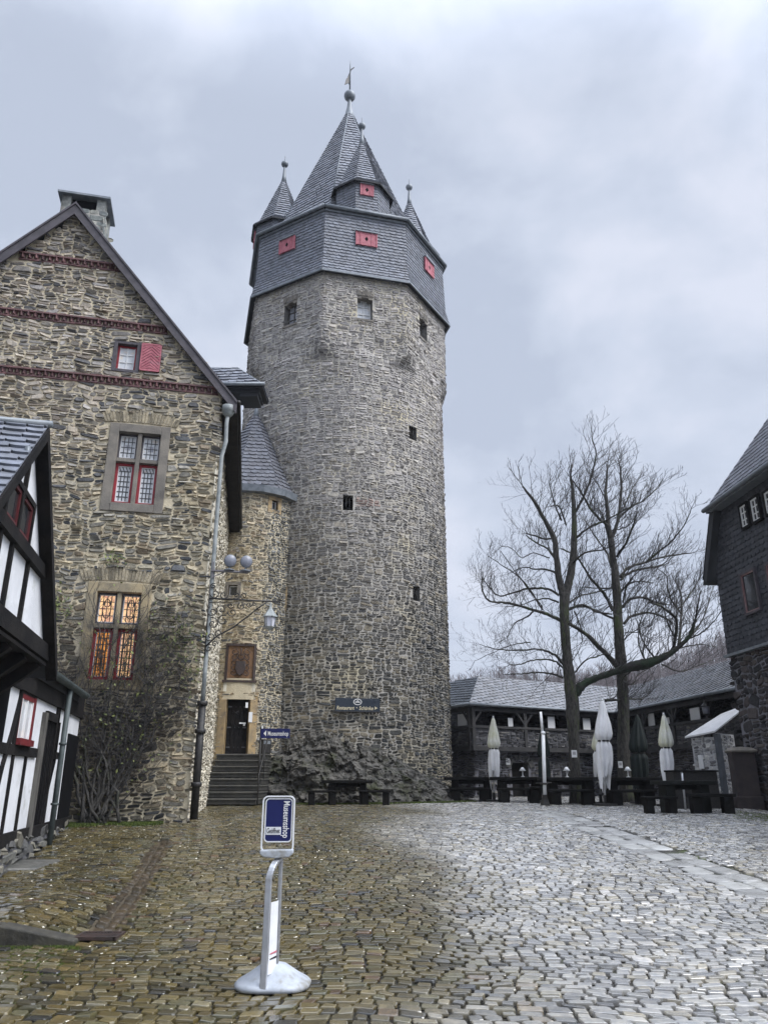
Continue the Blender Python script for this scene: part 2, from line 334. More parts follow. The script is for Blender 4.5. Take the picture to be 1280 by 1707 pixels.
def rubble(mb, mapf, U0, U1, V0, V1, w, h, colf, seed=1, gap=.022, dome=.03, inset=.2, warp=.05, lam=.7, keep=None, holes=(), mi=0, coursed=False, rings=None, jit=.09, sm=False, tilt=.5, d0=.0, cut=(.08, .38), shade=None):
    rng = np.random.default_rng(seed)
    Rr = guillotine(U0, U1, V0, V1, w, h, rng, coursed)
    ph = rng.random(8) * 6.28
    def wf(u, v):
        a = 6.283 / lam
        du = warp * (np.sin(v * a * 1.1 + u * a * .3 + ph[0]) * .5 + .4 * np.sin(v * a * 2.3 - u * a * .9 + ph[1]))
        dv = warp * (np.sin(u * a * .55 + ph[2]) * .6 + .5 * np.sin(u * a * 1.27 + v * a * .4 + ph[3]) + .3 * np.sin(u * a * 2.9 + ph[4]))
        return u + du, v + dv
    cu = (Rr[:, 0] + Rr[:, 1]) / 2; cv = (Rr[:, 2] + Rr[:, 3]) / 2; cu, cv = wf(cu, cv)
    k = (cu > U0) & (cu < U1) & (cv > V0) & (cv < V1)
    if keep is not None: k &= keep(cu, cv)
    for a, b, c, d in holes: k &= ~((cu > a) & (cu < b) & (cv > c) & (cv < d))
    Rr = Rr[k]; cu = cu[k]; cv = cv[k]; n = len(Rr)
    if n == 0: return
    W_ = (Rr[:, 1] - Rr[:, 0])[:, None]; H_ = (Rr[:, 3] - Rr[:, 2])[:, None]
    mn = np.minimum(W_, H_)
    cx = mn * rng.uniform(*cut, (n, 4)); cy = mn * rng.uniform(*cut, (n, 4))
    g = gap / 2 * rng.uniform(.6, 1.5, (n, 1))
    a, b, c, d = [Rr[:, i:i + 1] for i in range(4)]; a = a + g; b = b - g; c = c + g; d = d - g
    U = np.concatenate((a + cx[:, :1], b - cx[:, 1:2], b, b, b - cx[:, 2:3], a + cx[:, 3:4], a, a), 1)
    V = np.concatenate((c, c, c + cy[:, 1:2], d - cy[:, 2:3], d, d, d - cy[:, 3:4], c + cy[:, :1]), 1)
    U = U + rng.normal(0, jit, (n, 8)) * mn * .5; V = V + rng.normal(0, jit, (n, 8)) * mn * .5
    U, V = wf(U, V)
    for q0, q1, q2, q3 in holes:
        ov = (U.max(1) > q0) & (U.min(1) < q1) & (V.max(1) > q2) & (V.min(1) < q3)
        lft = ov & (cu <= q0); rgt = ov & (cu >= q1); bel = ov & (cv <= q2) & ~lft & ~rgt; abv = ov & (cv >= q3) & ~lft & ~rgt
        U[lft] = np.minimum(U[lft], q0); U[rgt] = np.maximum(U[rgt], q1); V[bel] = np.minimum(V[bel], q2); V[abv] = np.maximum(V[abv], q3)
    mu = U.mean(1, keepdims=True); mv = V.mean(1, keepdims=True)
    rings = rings or [(0, 0), (inset, 1)]
    hgt = dome * rng.uniform(.35, 1.4, (n, 1)); tu = rng.normal(0, tilt, (n, 1)) * hgt; tv = rng.normal(0, tilt, (n, 1)) * hgt
    vs = []
    for ins, dh in rings:
        s_ = 1 - np.minimum(ins, .045 / mn * ins / .2 if not sm else 9)
        uu = mu + (U - mu) * s_; vv = mv + (V - mv) * s_
        dd = d0 + hgt * dh + (dh > 0) * (tu * (uu - mu) / W_ * 2 + tv * (vv - mv) / H_ * 2)
        vs.append(mapf(uu, vv, dd))
    VV = np.stack(vs, 1)                      # n, rings, 8, 3
    nr = len(rings); base = (np.arange(n) * nr * 8)[:, None]
    q = []
    for i in range(nr - 1):
        for j in range(8): q.append((i * 8 + j, i * 8 + (j + 1) % 8, (i + 1) * 8 + (j + 1) % 8, (i + 1) * 8 + j))
    q = np.array(q).ravel(); top = (nr - 1) * 8 + np.arange(8)
    L = np.concatenate((np.tile(q, (n, 1)) + base, np.tile(top, (n, 1)) + base), 1)
    Z = np.tile([4] * (8 * (nr - 1)) + [8], n)
    C = colf(mu[:, 0], mv[:, 0], rng); C = np.repeat(C, 8 * (nr - 1) + 1, axis=0)
    mb.np_(VV.reshape(-1, 3), L, Z, C, mi, sm if shade is None else shade)
def sheet(mb, mapf, U, V, holes=(), keep=None, C=None, mi=0, d=0., sm=False):
    U = np.unique(np.round(np.concatenate((U, [q for h in holes for q in h[:2]])), 5)); V = np.unique(np.round(np.concatenate((V, [q for h in holes for q in h[2:]])), 5))
    uu, vv = np.meshgrid(U, V, indexing='ij'); X = mapf(uu, vv, np.full(uu.shape, d)); nv = len(V)
    fs = []
    for i in range(len(U) - 1):
        for j in range(nv - 1):
            cu = (U[i] + U[i + 1]) / 2; cv = (V[j] + V[j + 1]) / 2
            if any(a < cu < b and c < cv < e_ for a, b, c, e_ in holes): continue
            if keep is not None and not keep(cu, cv): continue
            fs.append((i * nv + j, (i + 1) * nv + j, (i + 1) * nv + j + 1, i * nv + j + 1))
    mb.add(X.reshape(-1, 3), fs, C, mi, sm)
def niche(mb, mapf, h, depth, mi=0, mib=1, C=None):
    a, b, c, d = h; f = lambda u, v, e_: tuple(mapf(np.array(u), np.array(v), np.array(e_)).reshape(3))
    o = [f(a, c, 0.), f(b, c, 0.), f(b, d, 0.), f(a, d, 0.)]; i = [f(a, c, -depth), f(b, c, -depth), f(b, d, -depth), f(a, d, -depth)]
    mb.add(o + i, [(0, 1, 5, 4), (1, 2, 6, 5), (2, 3, 7, 6), (3, 0, 4, 7)], C, mi)
    mb.add(i, [(0, 1, 2, 3)], None, mib)
def palette(cols, wts, var=.18):
    cols = np.array(cols); wts = np.array(wts, float) / sum(wts)
    def f(u, v, rng):
        i = rng.choice(len(cols), len(u), p=wts); return cols[i] * rng.uniform(1 - var, 1 + var, (len(u), 1))
    return f
def clip2(poly, a, b):   # keep left of a->b
    o = []
    for i in range(len(poly)):
        p, q = poly[i], poly[(i + 1) % len(poly)]
        sp = (b[0] - a[0]) * (p[1] - a[1]) - (b[1] - a[1]) * (p[0] - a[0]); sq = (b[0] - a[0]) * (q[1] - a[1]) - (b[1] - a[1]) * (q[0] - a[0])
        if sp >= 0: o.append(p)
        if (sp >= 0) != (sq >= 0):
            t = sp / (sp - sq); o.append((p[0] + (q[0] - p[0]) * t, p[1] + (q[1] - p[1]) * t))
    return o
def slates(mb, corners, rh=.2, sw=.25, slope=0., base=(.10, .11, .125), var=.18, seed=0, mi=0, bmi=1, lift=.022, rounded=True, back=True):
    """overlapping slates on a flat convex face (3D corners ccw seen from outside, first edge = the eave)"""
    rr = random.Random(seed); c = [Vector(p) for p in corners]; o = c[0]; ex = (c[1] - c[0]).normalized()
    nrm = Vector((0, 0, 0))
    for i in range(1, len(c) - 1): nrm += (c[i] - o).cross(c[i + 1] - o)
    nrm.normalize(); ey = nrm.cross(ex)
    p2 = [((p - o).dot(ex), (p - o).dot(ey)) for p in c]
    if back: mb.add([tuple(p - nrm * .004) for p in c], [tuple(range(len(c)))], None, bmi)
    u0, u1 = min(p[0] for p in p2), max(p[0] for p in p2); v0, v1 = min(p[1] for p in p2), max(p[1] for p in p2)
    ext = abs(slope) * (u1 - u0); V = []; Fs = []; Cs = []
    r = -int(ext / rh) - 2
    cs = math.sqrt(1 + slope * slope)
    while r * rh < v1 + ext + rh:
        y = v0 + r * rh; u = u0 - sw * (1.5 if r % 2 else 1.0) - rr.random() * .05
        while u < u1 + sw:
            w_ = sw * rr.uniform(.85, 1.15); yy = y + slope * (u - u0)
            j = rr.uniform(-.01, .01)
            if rounded: q = [(u + w_ * .45, yy + j), (u + w_, yy + slope * w_ + j), (u + w_, yy + slope * w_ + rh * 1.12), (u, yy + rh * 1.12), (u, yy + rh * .42), (u + w_ * .13, yy + rh * .14)]
            else: q = [(u, yy + j), (u + w_ * .985, yy + slope * w_ + j), (u + w_ * .985, yy + slope * w_ + rh * 1.12), (u, yy + rh * 1.12)]
            for i in range(len(p2)):
                q = clip2(q, p2[i], p2[(i + 1) % len(p2)])
                if len(q) < 3: break
            if len(q) >= 3:
                b = len(V); lf = lift * rr.uniform(.8, 1.25)
                for a_, b_ in q:
                    t = 1 - min(max((b_ - (yy + slope * (a_ - u))) / (rh * 1.12), 0), 1)
                    V.append(tuple(o + ex * a_ + ey * b_ + nrm * (lf * t + .002)))
                for a_, b_ in q: V.append(tuple(o + ex * a_ + ey * b_))
                n = len(q); Fs.append(tuple(range(b, b + n))); k = rr.uniform(1 - var, 1 + var); hue = rr.uniform(-.02, .02); cc = (base[0] * k * (1 + hue), base[1] * k, base[2] * k * (1 - hue)); Cs.append(cc)
                for i in range(n): Fs.append((b + n + i, b + n + (i + 1) % n, b + (i + 1) % n, b + i)); Cs.append(cc)
            u += w_
        r += 1
    if V: mb.add(V, Fs, np.array(Cs), mi)
SL = lambda: [M['slate'], M['slate_back']]
rnd = random.Random(7)

# ================================================================== SETTING
SIDE = Wall((-4.18, 17.4), (-.169, .986)); GAB = Wall((-4.18, 17.4), (.976, .216))
TIM = Wall((-6.06, 15.0), (-.215, .977)); SLH = Wall((10.86, 24.0), (.06, -1))
TC = (-1.95, 33.0); TR = 4.70; UC = (-5.5, 29.5); UR = 1.95

def ground():
    mb = MB()
    f = lambda u, v, d: np.stack((u, v, gz(u, v) + d), -1)
    sheet(mb, f, np.concatenate(([-300, -150, -60, -30, -18], np.arange(-14, 18.1, .5), [24, 35, 60, 150, 300])), np.concatenate(([-300, -60, -20, -5, 0, 3], np.arange(5, 12, .25), np.arange(12, 40, 1.), [46, 54, 100, 300])), d=-.022, sm=True)
    mb.build('ground', M['joint'], kind='structure')
    # slab path across the right half
    pa = [G(905, 1352), G(985, 1378), G(1100, 1420), G(1290, 1490)]; pc = np.array([p[:2] for p in pa])
    seg = [(pc[i], pc[i + 1]) for i in range(3)]
    def pdist(u, v):
        D = np.full(np.shape(u), 99.)
        for a, b in seg:
            ab = b - a; t = np.clip(((u - a[0]) * ab[0] + (v - a[1]) * ab[1]) / (ab @ ab), 0, 1)
            D = np.minimum(D, np.hypot(u - a[0] - ab[0] * t, v - a[1] - ab[1] * t))
        return D
    # gutter channel on the left, from the shrub to the grate
    ga = [G(272, 1402)[:2], G(232, 1470)[:2], G(172, 1556)[:2]]; gs = [(ga[0], ga[1]), (ga[1], ga[2])]
    def gdist(u, v):
        D = np.full(np.shape(u), 99.)
        for a, b in gs:
            ab = b - a; t = np.clip(((u - a[0]) * ab[0] + (v - a[1]) * ab[1]) / (ab @ ab), 0, 1)
            D = np.minimum(D, np.hypot(u - a[0] - ab[0] * t, v - a[1] - ab[1] * t))
        return D
    def keep(u, v):
        k = (np.abs(u) < .60 * v + 1.5)
        s = (u - SIDE.P0[0]) * SIDE.n[0] + (v - SIDE.P0[1]) * SIDE.n[1]; g = (u - GAB.P0[0]) * GAB.n[0] + (v - GAB.P0[1]) * GAB.n[1]
        k &= ~((s < .05) & (g < .15)); t = (u - TIM.P0[0]) * TIM.n[0] + (v - TIM.P0[1]) * TIM.n[1]
        k &= t > .12; k &= np.hypot(u - TC[0], v - TC[1]) > 5.6
        k &= ~((u > 10.4) & (v < 24.2) & (v > 5)) ; k &= pdist(u, v) > .42; k &= gdist(u, v) > .16
        k &= ~((u < -2.95) & (v > 8.22) & (v < 8.52))
        return k
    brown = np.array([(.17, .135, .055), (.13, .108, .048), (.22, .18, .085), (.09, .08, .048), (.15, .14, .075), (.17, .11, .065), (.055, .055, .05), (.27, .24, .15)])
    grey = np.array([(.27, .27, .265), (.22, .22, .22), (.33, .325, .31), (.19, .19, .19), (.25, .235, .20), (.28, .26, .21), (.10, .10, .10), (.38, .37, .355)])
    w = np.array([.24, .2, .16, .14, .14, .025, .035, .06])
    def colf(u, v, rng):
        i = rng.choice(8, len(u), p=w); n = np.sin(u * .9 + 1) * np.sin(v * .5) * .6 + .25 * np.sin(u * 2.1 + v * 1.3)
        t = sstep((u - .8 + n) / 2.4 + .5)[:, None]; return (brown[i] * .60 * (1 - t) + grey[i] * 1.25 * t) * rng.uniform(.8, 1.25, (len(u), 1))  # grey, brighter setts to the right: sky reflection put into the stone colour
    mb = MB()
    a = R_(4); ca, sa = cos(a), sin(a)
    fr = lambda u, v, d: f(u * ca + v * sa, v * ca - u * sa, d)
    kr = lambda u, v: keep(u * ca + v * sa, v * ca - u * sa); cr_ = lambda u, v, r: colf(u * ca + v * sa, v * ca - u * sa, r)
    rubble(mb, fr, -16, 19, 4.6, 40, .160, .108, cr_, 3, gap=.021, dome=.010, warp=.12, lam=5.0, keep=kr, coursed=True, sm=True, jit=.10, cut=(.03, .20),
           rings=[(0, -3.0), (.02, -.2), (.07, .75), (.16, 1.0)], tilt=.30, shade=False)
    mb.build('cobbles', M['cobble'], kind='structure')
    mb = MB()
    for a, b in seg:
        L_ = np.linalg.norm(b - a); w_ = Wall(a, b - a)
        fp = lambda u, v, d, w_=w_: (lambda q: np.stack((q[..., 0], q[..., 1], gz(q[..., 0], q[..., 1]) + d), -1))(w_.pt(u, 0, v))
        rubble(mb, lambda u, v, d, fp=fp: fp(u, -v, d), 0, L_ + .1, -.42, .42, .55, .42, palette([(1, 1, 1), (.8, .8, .8), (1.2, 1.2, 1.18)], (1, 1, 1)), 8, gap=.014, dome=.008, warp=.02, coursed=True, sm=True, rings=[(0, -2.5), (.03, 0), (.2, .8)])
    mb.build('slab_path', M['slab'], kind='structure')
    mb = MB()
    for i, (a, b) in enumerate(gs):
        L_ = np.linalg.norm(b - a); w_ = Wall(a, b - a)
        fp = lambda u, v, d, w_=w_: (lambda q: np.stack((q[..., 0], q[..., 1], gz(q[..., 0], q[..., 1]) + d - .010 * (1 - (v / .17) ** 2)), -1))(w_.pt(u, 0, -v))
        sheet(mb, fp, np.linspace(0, L_, 12), np.linspace(-.17, .17, 7), d=-.008)
        rubble(mb, fp, 0, L_, -.15, .15, .20, .10, palette([(.75, .65, .5), (.6, .52, .42), (.45, .42, .35)], (1, 1, 1)), 9 + i, gap=.02, dome=.008, warp=.01, coursed=True, sm=True, cut=(.03, .2), rings=[(0, -2.5), (.05, -.2), (.15, .8)])
    mb.build('gutter_channel', mat('gutter_stone', (.065, .052, .035), (.10, .08, .05), 7, .45, .8, 25, rough2=.3, attr=True), kind='structure')
ground()

def hill():
    mb = MB(); xs = np.linspace(-290, 290, 60); ys = np.concatenate((np.linspace(56, 120, 8), np.linspace(130, 298, 20)))
    def hz(x, y):
        prof = np.interp(x, [-300, 0, 22, 45, 62, 84, 110, 160, 420], [9, 12, 17, 19, 21.5, 29, 33, 38, 34])
        return -6 + (prof + 6) * sstep((y - 60) / 115) + 1.2 * np.sin(x * .09) * np.sin(y * .05)
    f = lambda u, v, d: np.stack((u, v, hz(u, v) + d), -1)
    sheet(mb, f, xs, ys, sm=True); mb.build('hill', M['hill'], kind='structure')
    mb = MB(); r = random.Random(3); C = None
    Vs = []; n = 0
    for _ in range(2300):
        y = r.uniform(95, 215) if r.random() < .8 else r.uniform(75, 120); x = r.uniform(.02, .62) * y; z = float(hz(x, y)) - .3
        h = r.uniform(4, 7.5); top = Vector((x + r.uniform(-.4, .4), y, z + h))
        L = [((x, y, z), tuple(top), .16, .04)]
        for i in range(13):
            t = r.uniform(.25, .95); b = Vector((x, y, z)).lerp(top, t); a = r.uniform(0, 6.28); l_ = h * r.uniform(.2, .42) * (1.15 - t * .6)
            m = b + Vector((cos(a), sin(a), r.uniform(.5, 1.3))).normalized() * l_; L.append((tuple(b), tuple(m), .05, .02))
            for _k in range(3):
                b2 = b.lerp(m, r.uniform(.3, 1)); e_ = b2 + Vector((r.uniform(-1, 1), r.uniform(-1, 1), r.uniform(.2, 1.4))).normalized() * l_ * .5; L.append((tuple(b2), tuple(e_), .028, .014))
        for a_, b_, r0, r1 in L:
            for (p, rad) in ((a_, r0), (b_, r1)):
                for k in range(3): Vs.append((p[0] + rad * cos(2.09 * k), p[1] + rad * sin(2.09 * k), p[2]))
    nb = len(Vs) // 6; base = (np.arange(nb) * 6)[:, None]; q = np.array([0, 1, 4, 3, 1, 2, 5, 4, 2, 0, 3, 5])
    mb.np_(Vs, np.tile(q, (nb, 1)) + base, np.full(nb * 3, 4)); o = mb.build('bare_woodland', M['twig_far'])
    tag(o, 'hazy leafless woodland covering the hill behind the gallery roof', 'woodland', kind='stuff')
hill()

# ================================================================== ROUND TOWER
def tower():
    T = thing('round_tower', 'tall round stone keep with slate-clad octagonal top and spired slate roof', 'tower', (TC[0], TC[1], .8))
    ang0 = R_(261.6); RO = 4.97; ZB = 22.8; ZT = 26.1
    def roct(phi):
        a = np.mod(phi - ang0, pi / 4) - pi / 8; return RO * cos(pi / 8) / np.cos(a)
    def rad(phi, z):
        ro = roct(phi); g = TR + np.clip(z - 18.5, 0, 9) * .55
        r1 = np.where(ro > TR, np.minimum(ro, g), TR + (ro - TR) * sstep((z - 18.6) / .5)); return r1
    mp_ = lambda u, v, d: (lambda ph, r: np.stack((TC[0] + r * np.cos(ph), TC[1] + r * np.sin(ph), v + 0 * u), -1))(u / TR, rad(u / TR, v) + d)
    def hole(px, py, w, h, R=TR):
        a, z = cyl_hit(px, py, *TC, R); a0, _ = cyl_hit(px - w / 2, py, *TC, R); a1, _ = cyl_hit(px + w / 2, py, *TC, R)
        _, z0 = cyl_hit(px, py + h / 2, *TC, R); _, z1 = cyl_hit(px, py - h / 2, *TC, R)
        f = lambda q: (q if q > -pi * 1.2 else q + 2 * pi) * TR
        return (f(a0), f(a1), z0, z1)
    small = [hole(580, 838, 17, 25), hole(688, 722, 13, 22), hole(694, 990, 12, 24)]
    arch = [hole(481, 519, 22, 38, 4.75), hole(609, 511, 26, 38, 4.7), hole(711, 546, 15, 34, 4.8)]
    holes = small + arch; q_ = cyl_hit(612, 838, *TC, TR); rb0 = (q_[0] * TR, q_[1])
    U0, U1 = R_(-215) * TR, R_(35) * TR
    mb = MB(); sheet(mb, mp_, np.arange(U0, U1 + .1, .25), np.concatenate(([.3], np.arange(1, 18.5, .8), np.arange(18.5, 20.5, .2), np.arange(20.5, ZB + .1, .4), [ZB + .1])), holes, mi=1, sm=False)
    for h in holes: niche(mb, mp_, h, .55, 0, 2, (.16, .155, .15))
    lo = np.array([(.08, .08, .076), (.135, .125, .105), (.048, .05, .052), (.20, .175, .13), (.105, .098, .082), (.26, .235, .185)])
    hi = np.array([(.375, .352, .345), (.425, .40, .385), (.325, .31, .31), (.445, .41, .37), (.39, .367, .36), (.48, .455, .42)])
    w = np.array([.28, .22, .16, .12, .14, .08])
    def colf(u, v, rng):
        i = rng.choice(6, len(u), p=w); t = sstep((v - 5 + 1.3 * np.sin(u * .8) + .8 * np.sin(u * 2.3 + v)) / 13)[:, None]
        c = lo[i] * (1 - t) + hi[i] * t  # paler with height: weathered stone, plus haze and light put into the colour
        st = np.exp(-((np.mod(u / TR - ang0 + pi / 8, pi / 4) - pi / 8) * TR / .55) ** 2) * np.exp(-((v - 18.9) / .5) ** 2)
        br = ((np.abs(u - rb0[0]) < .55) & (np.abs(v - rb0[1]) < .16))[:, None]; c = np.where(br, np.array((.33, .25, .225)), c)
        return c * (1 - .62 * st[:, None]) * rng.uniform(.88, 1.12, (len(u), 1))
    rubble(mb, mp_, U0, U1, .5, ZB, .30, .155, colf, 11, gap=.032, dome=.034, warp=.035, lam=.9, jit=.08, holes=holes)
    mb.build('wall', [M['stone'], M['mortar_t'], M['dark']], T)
    # windows of the octagon: wooden frame and panes, iron bars in the small ones
    for i, h in enumerate(arch):
        a, b, c, d = h; m = MB(); wd = b - a; fr = .06
        g = lambda u, v, e_: mp_(np.array(u), np.array(v), np.array(e_))
        def wb(m, u0, u1, v0, v1, e0, e1, mi=0):
            p = [g(u, v, e_) for v in (v0, v1) for u, e_ in ((u0, e1), (u1, e1), (u1, e0), (u0, e0))]; m.hexa([tuple(q.reshape(3)) for q in p], None, mi)
        m2 = MB(); wb(m2, a, b, c, d, -.36, -.34)
        f_ = MB()
        for q in ((a, a + fr, c, d), (b - fr, b, c, d), (a, b, c, c + fr), (a, b, d - fr, d), ((a + b) / 2 - .02, (a + b) / 2 + .02, c, d), (a, b, c + (d - c) * .36, c + (d - c) * .36 + .03), (a, b, c + (d - c) * .68, c + (d - c) * .68 + .03)): wb(f_, *q, -.34, -.30)
        # segmental arch stones closing the head
        ar = MB()
        for s_, e_ in ((a, a + wd * .28), (b - wd * .28, b)):
            wb(ar, s_, e_, d - .13, d, -.30, .01)
        wb(ar, a, b, d - .05, d + .02, -.30, .01)
        for k in range(9):
            uu = a - .05 + (wd + .1) * k / 9; wb(ar, uu + .012, uu + (wd + .1) / 9 - .012, d + .02, d + .28, -.05, .035 + .012 * (k % 2))
        sl_ = MB(); wb(sl_, a - .05, b + .05, c - .09, c, -.3, .05)
        p = f_.build('window', M['white_frame'] if i == 1 else M['oldwood'], T); m2.build('pane', M['glass_w'] if i == 1 else M['glass_g'], p); ar.build('arch', M['frame'], p); sl_.build('window_sill', M['frame'], p)
    for i, h in enumerate(small):
        a, b, c, d = h; m = MB()
        for k in (1, 2):
            u = a + (b - a) * k / 3; q = mp_(np.array((u, u)), np.array((c, d)), np.array((-.08, -.08))); m.tube([tuple(q[0]), tuple(q[1])], .018, 6)
        m.build('window_grille', M['iron'], T)
    # slate-clad octagon
    band = MB(); trim = MB(); trim2 = MB(); skirt = MB()
    pa = lambda k, r, z: (TC[0] + r * cos(ang0 + k * pi / 4), TC[1] + r * sin(ang0 + k * pi / 4), z)
    rb, rm, rt = 5.22, 5.03, 4.93
    for k in range(8):
        slates(band, [pa(k, rm, ZB + .7), pa(k + 1, rm, ZB + .7), pa(k + 1, rt, ZT), pa(k, rt, ZT)], .17, .26, base=(.185, .195, .215), seed=k, var=.14, lift=.035)
        slates(band, [pa(k, rb, ZB - .12), pa(k + 1, rb, ZB - .12), pa(k + 1, rm, ZB + .7), pa(k, rm, ZB + .7)], .17, .26, base=(.185, .195, .215), seed=k + 20, var=.14, lift=.035)
        band.add([pa(k, rb, ZB - .12), pa(k, 4.6, ZB - .02), pa(k + 1, 4.6, ZB - .02), pa(k + 1, rb, ZB - .12)], [(0, 1, 2, 3)], None, 1)
        trim.beam(pa(k, rb + .02, ZB - .13), pa(k + 1, rb + .02, ZB - .13), .06, .09)
        trim2.beam(pa(k, rt + .02, ZT + .0), pa(k + 1, rt + .02, ZT + .0), .14, .12)
        trim2.tube([pa(k, rt + .20, ZT + .12), pa(k + 1, rt + .20, ZT + .12)], .085, 8)
    b_ = band.build('slate_cladding', SL(), T); trim.build('drip_edge', M['lead'], T); trim2.build('eaves', M['lead'], T)
    # shutters on the cladding
    FW = [Wall(pa(k, rt + .03, 0), np.array(pa(k + 1, 1, 0))[:2] - np.array(pa(k, 1, 0))[:2]) for k in range(8)]
    def shutter(w, u, z, W2, H2, parent, off=.03):
        m = MB(); m.wbox(w, u - W2, u + W2, z - H2, z + H2, off - .02, off + .05, None, 0)
        for s_ in (-1, 1):
            m.wbox(w, u + s_ * W2 * .55 - .03, u + s_ * W2 * .55 + .03, z - H2, z + H2, off + .05, off + .07, None, 0)
            m.wbox(w, u + s_ * W2 - .03, u + s_ * W2 + .03, z - H2 - .03, z + H2 + .03, off, off + .075, None, 0)
        m.wquad(w, [(u, z - .13), (u + .08, z), (u, z + .13), (u - .08, z)], off + .05, off + .057, None, 1)
        m.wbox(w, u - W2 * 1.1, u + W2 * 1.1, z + H2, z + H2 + .07, off - .02, off + .12, None, 2)
        m.build('shutter', [M['shutter'], M['dark'], M['lead']], parent)
    for k, px, py in ((7, 481, 410), (0, 610, 401), (1, 712, 447)):
        w = FW[k]; u, z = w.hit(px, py); shutter(w, u, z, .47 if k == 0 else .42, .35, T, .08)
    # main spire: steep octagon with a flared skirt
    R1 = 4.15; Z1 = ZT + .55; ZA = 36.9; RA = .22
    for k in range(8):
        slates(skirt, [pa(k, 5.12, ZT + .1), pa(k + 1, 5.12, ZT + .1), pa(k + 1, R1, Z1), pa(k, R1, Z1)], .2, .26, base=(.14, .15, .17), seed=40 + k, var=.12)
        slates(skirt, [pa(k, R1, Z1), pa(k + 1, R1, Z1), pa(k + 1, RA, ZA), pa(k, RA, ZA)], .27, .32, slope=.12, base=(.22, .23, .25), seed=50 + k, var=.16, lift=.05)
    r_ = skirt.build('roof', SL(), T)
    hip = MB()
    for k in range(8): hip.tube([pa(k, R1 + .02, Z1), pa(k, RA + .02, ZA)], .03, 5)
    for x_, z_ in ((.35, .35), (.55, .42)):
        a = Vector(pa(7, R1, Z1)); b = Vector(pa(8, R1, Z1)); t_ = Vector(pa(8, RA, ZA)); p = a.lerp(b, .5 + x_ * .3).lerp(t_, z_ * .6); hip.beam(p, p + Vector((-.05, -.35, .02)), .04)
    hip.build('roof_ridge', M['lead'], r_)
    fin = MB(); fin.lathe([(.36, 36.5), (.27, 36.9), (.15, 37.5), (.10, 38.0), (.09, 38.1)], (*TC, 0), 12); fin.ball((*TC, 38.38), .33); 
    fin.lathe([(.045, 38.6), (.035, 40.7), (.01, 41.1)], (*TC, 0), 8); fo = fin.build('finial', M['lead'], T)
    vn = MB(); x, y = TC; vn.tube([(x, y, 39.1), (x - .16, y, 39.7), (x + .05, y - .05, 40.3), (x + .2, y - .05, 40.5)], .022, 6); vn.hexa([(x - .30, y - .2, 39.0), (x - .02, y, 39.4), (x - .02, y + .02, 39.4), (x - .30, y - .18, 39.0), (x - .22, y - .15, 39.5), (x - .02, y, 40.0), (x - .02, y + .02, 40.0), (x - .22, y - .13, 39.5)])
    vn.tube([(x + .05, y, 40.4), (x + .22, y, 40.55)], .03, 6); vn.build('weather_vane', M['iron'], fo)
    # four corner turrets on the roof
    for q in range(4):
        a = ang0 + pi / 8 + q * pi / 2; cx, cy = TC[0] + 3.45 * cos(a), TC[1] + 3.45 * sin(a); r = 1.36; zt = ZT + 1.85; z0 = ZT + .05; zr = zt + 3.55
        pt = lambda k, rr, z: (cx + rr * cos(a + pi / 8 + k * pi / 4), cy + rr * sin(a + pi / 8 + k * pi / 4), z)
        m = MB(); rf = MB()
        for k in range(8):
            slates(m, [pt(k, r, z0), pt(k + 1, r, z0), pt(k + 1, r, zt), pt(k, r, zt)], .15, .22, base=(.185, .195, .215), seed=60 + k + q * 9, var=.14, lift=.03)
            slates(rf, [pt(k, r + .2, zt - .06), pt(k + 1, r + .2, zt - .06), pt(k + 1, r * .90, zt + .32), pt(k, r * .90, zt + .32)], .2, .25, base=(.22, .23, .25), seed=160 + k + q * 9, var=.16, lift=.045)
            slates(rf, [pt(k, r * .90, zt + .32), pt(k + 1, r * .90, zt + .32), pt(k + 1, .09, zr), pt(k, .09, zr)], .2, .25, base=(.22, .23, .25), seed=90 + k + q * 9, var=.16, lift=.045)
            rf.beam(pt(k, r + .2, zt - .08), pt(k + 1, r + .2, zt - .08), .05, .09, mi=1)
        b = m.build('roof_turret', SL(), T); rf.build('turret_roof', SL(), b)
        f_ = MB(); f_.lathe([(.16, zr - .15), (.10, zr + .3), (.05, zr + .95), (.05, zr + 1.0)], (cx, cy, 0), 10); f_.ball((cx, cy, zr + 1.15), .19); f_.lathe([(.025, zr + 1.2), (.02, zr + 1.7)], (cx, cy, 0), 6); f_.build('turret_finial', M['lead'], b)
        k = -1; w = Wall(pt(k, r, 0), np.array(pt(k + 1, r, 0))[:2] - np.array(pt(k, r, 0))[:2]); shutter(w, r * .3827, zt - .48, .29, .30, b, .03)
tower()

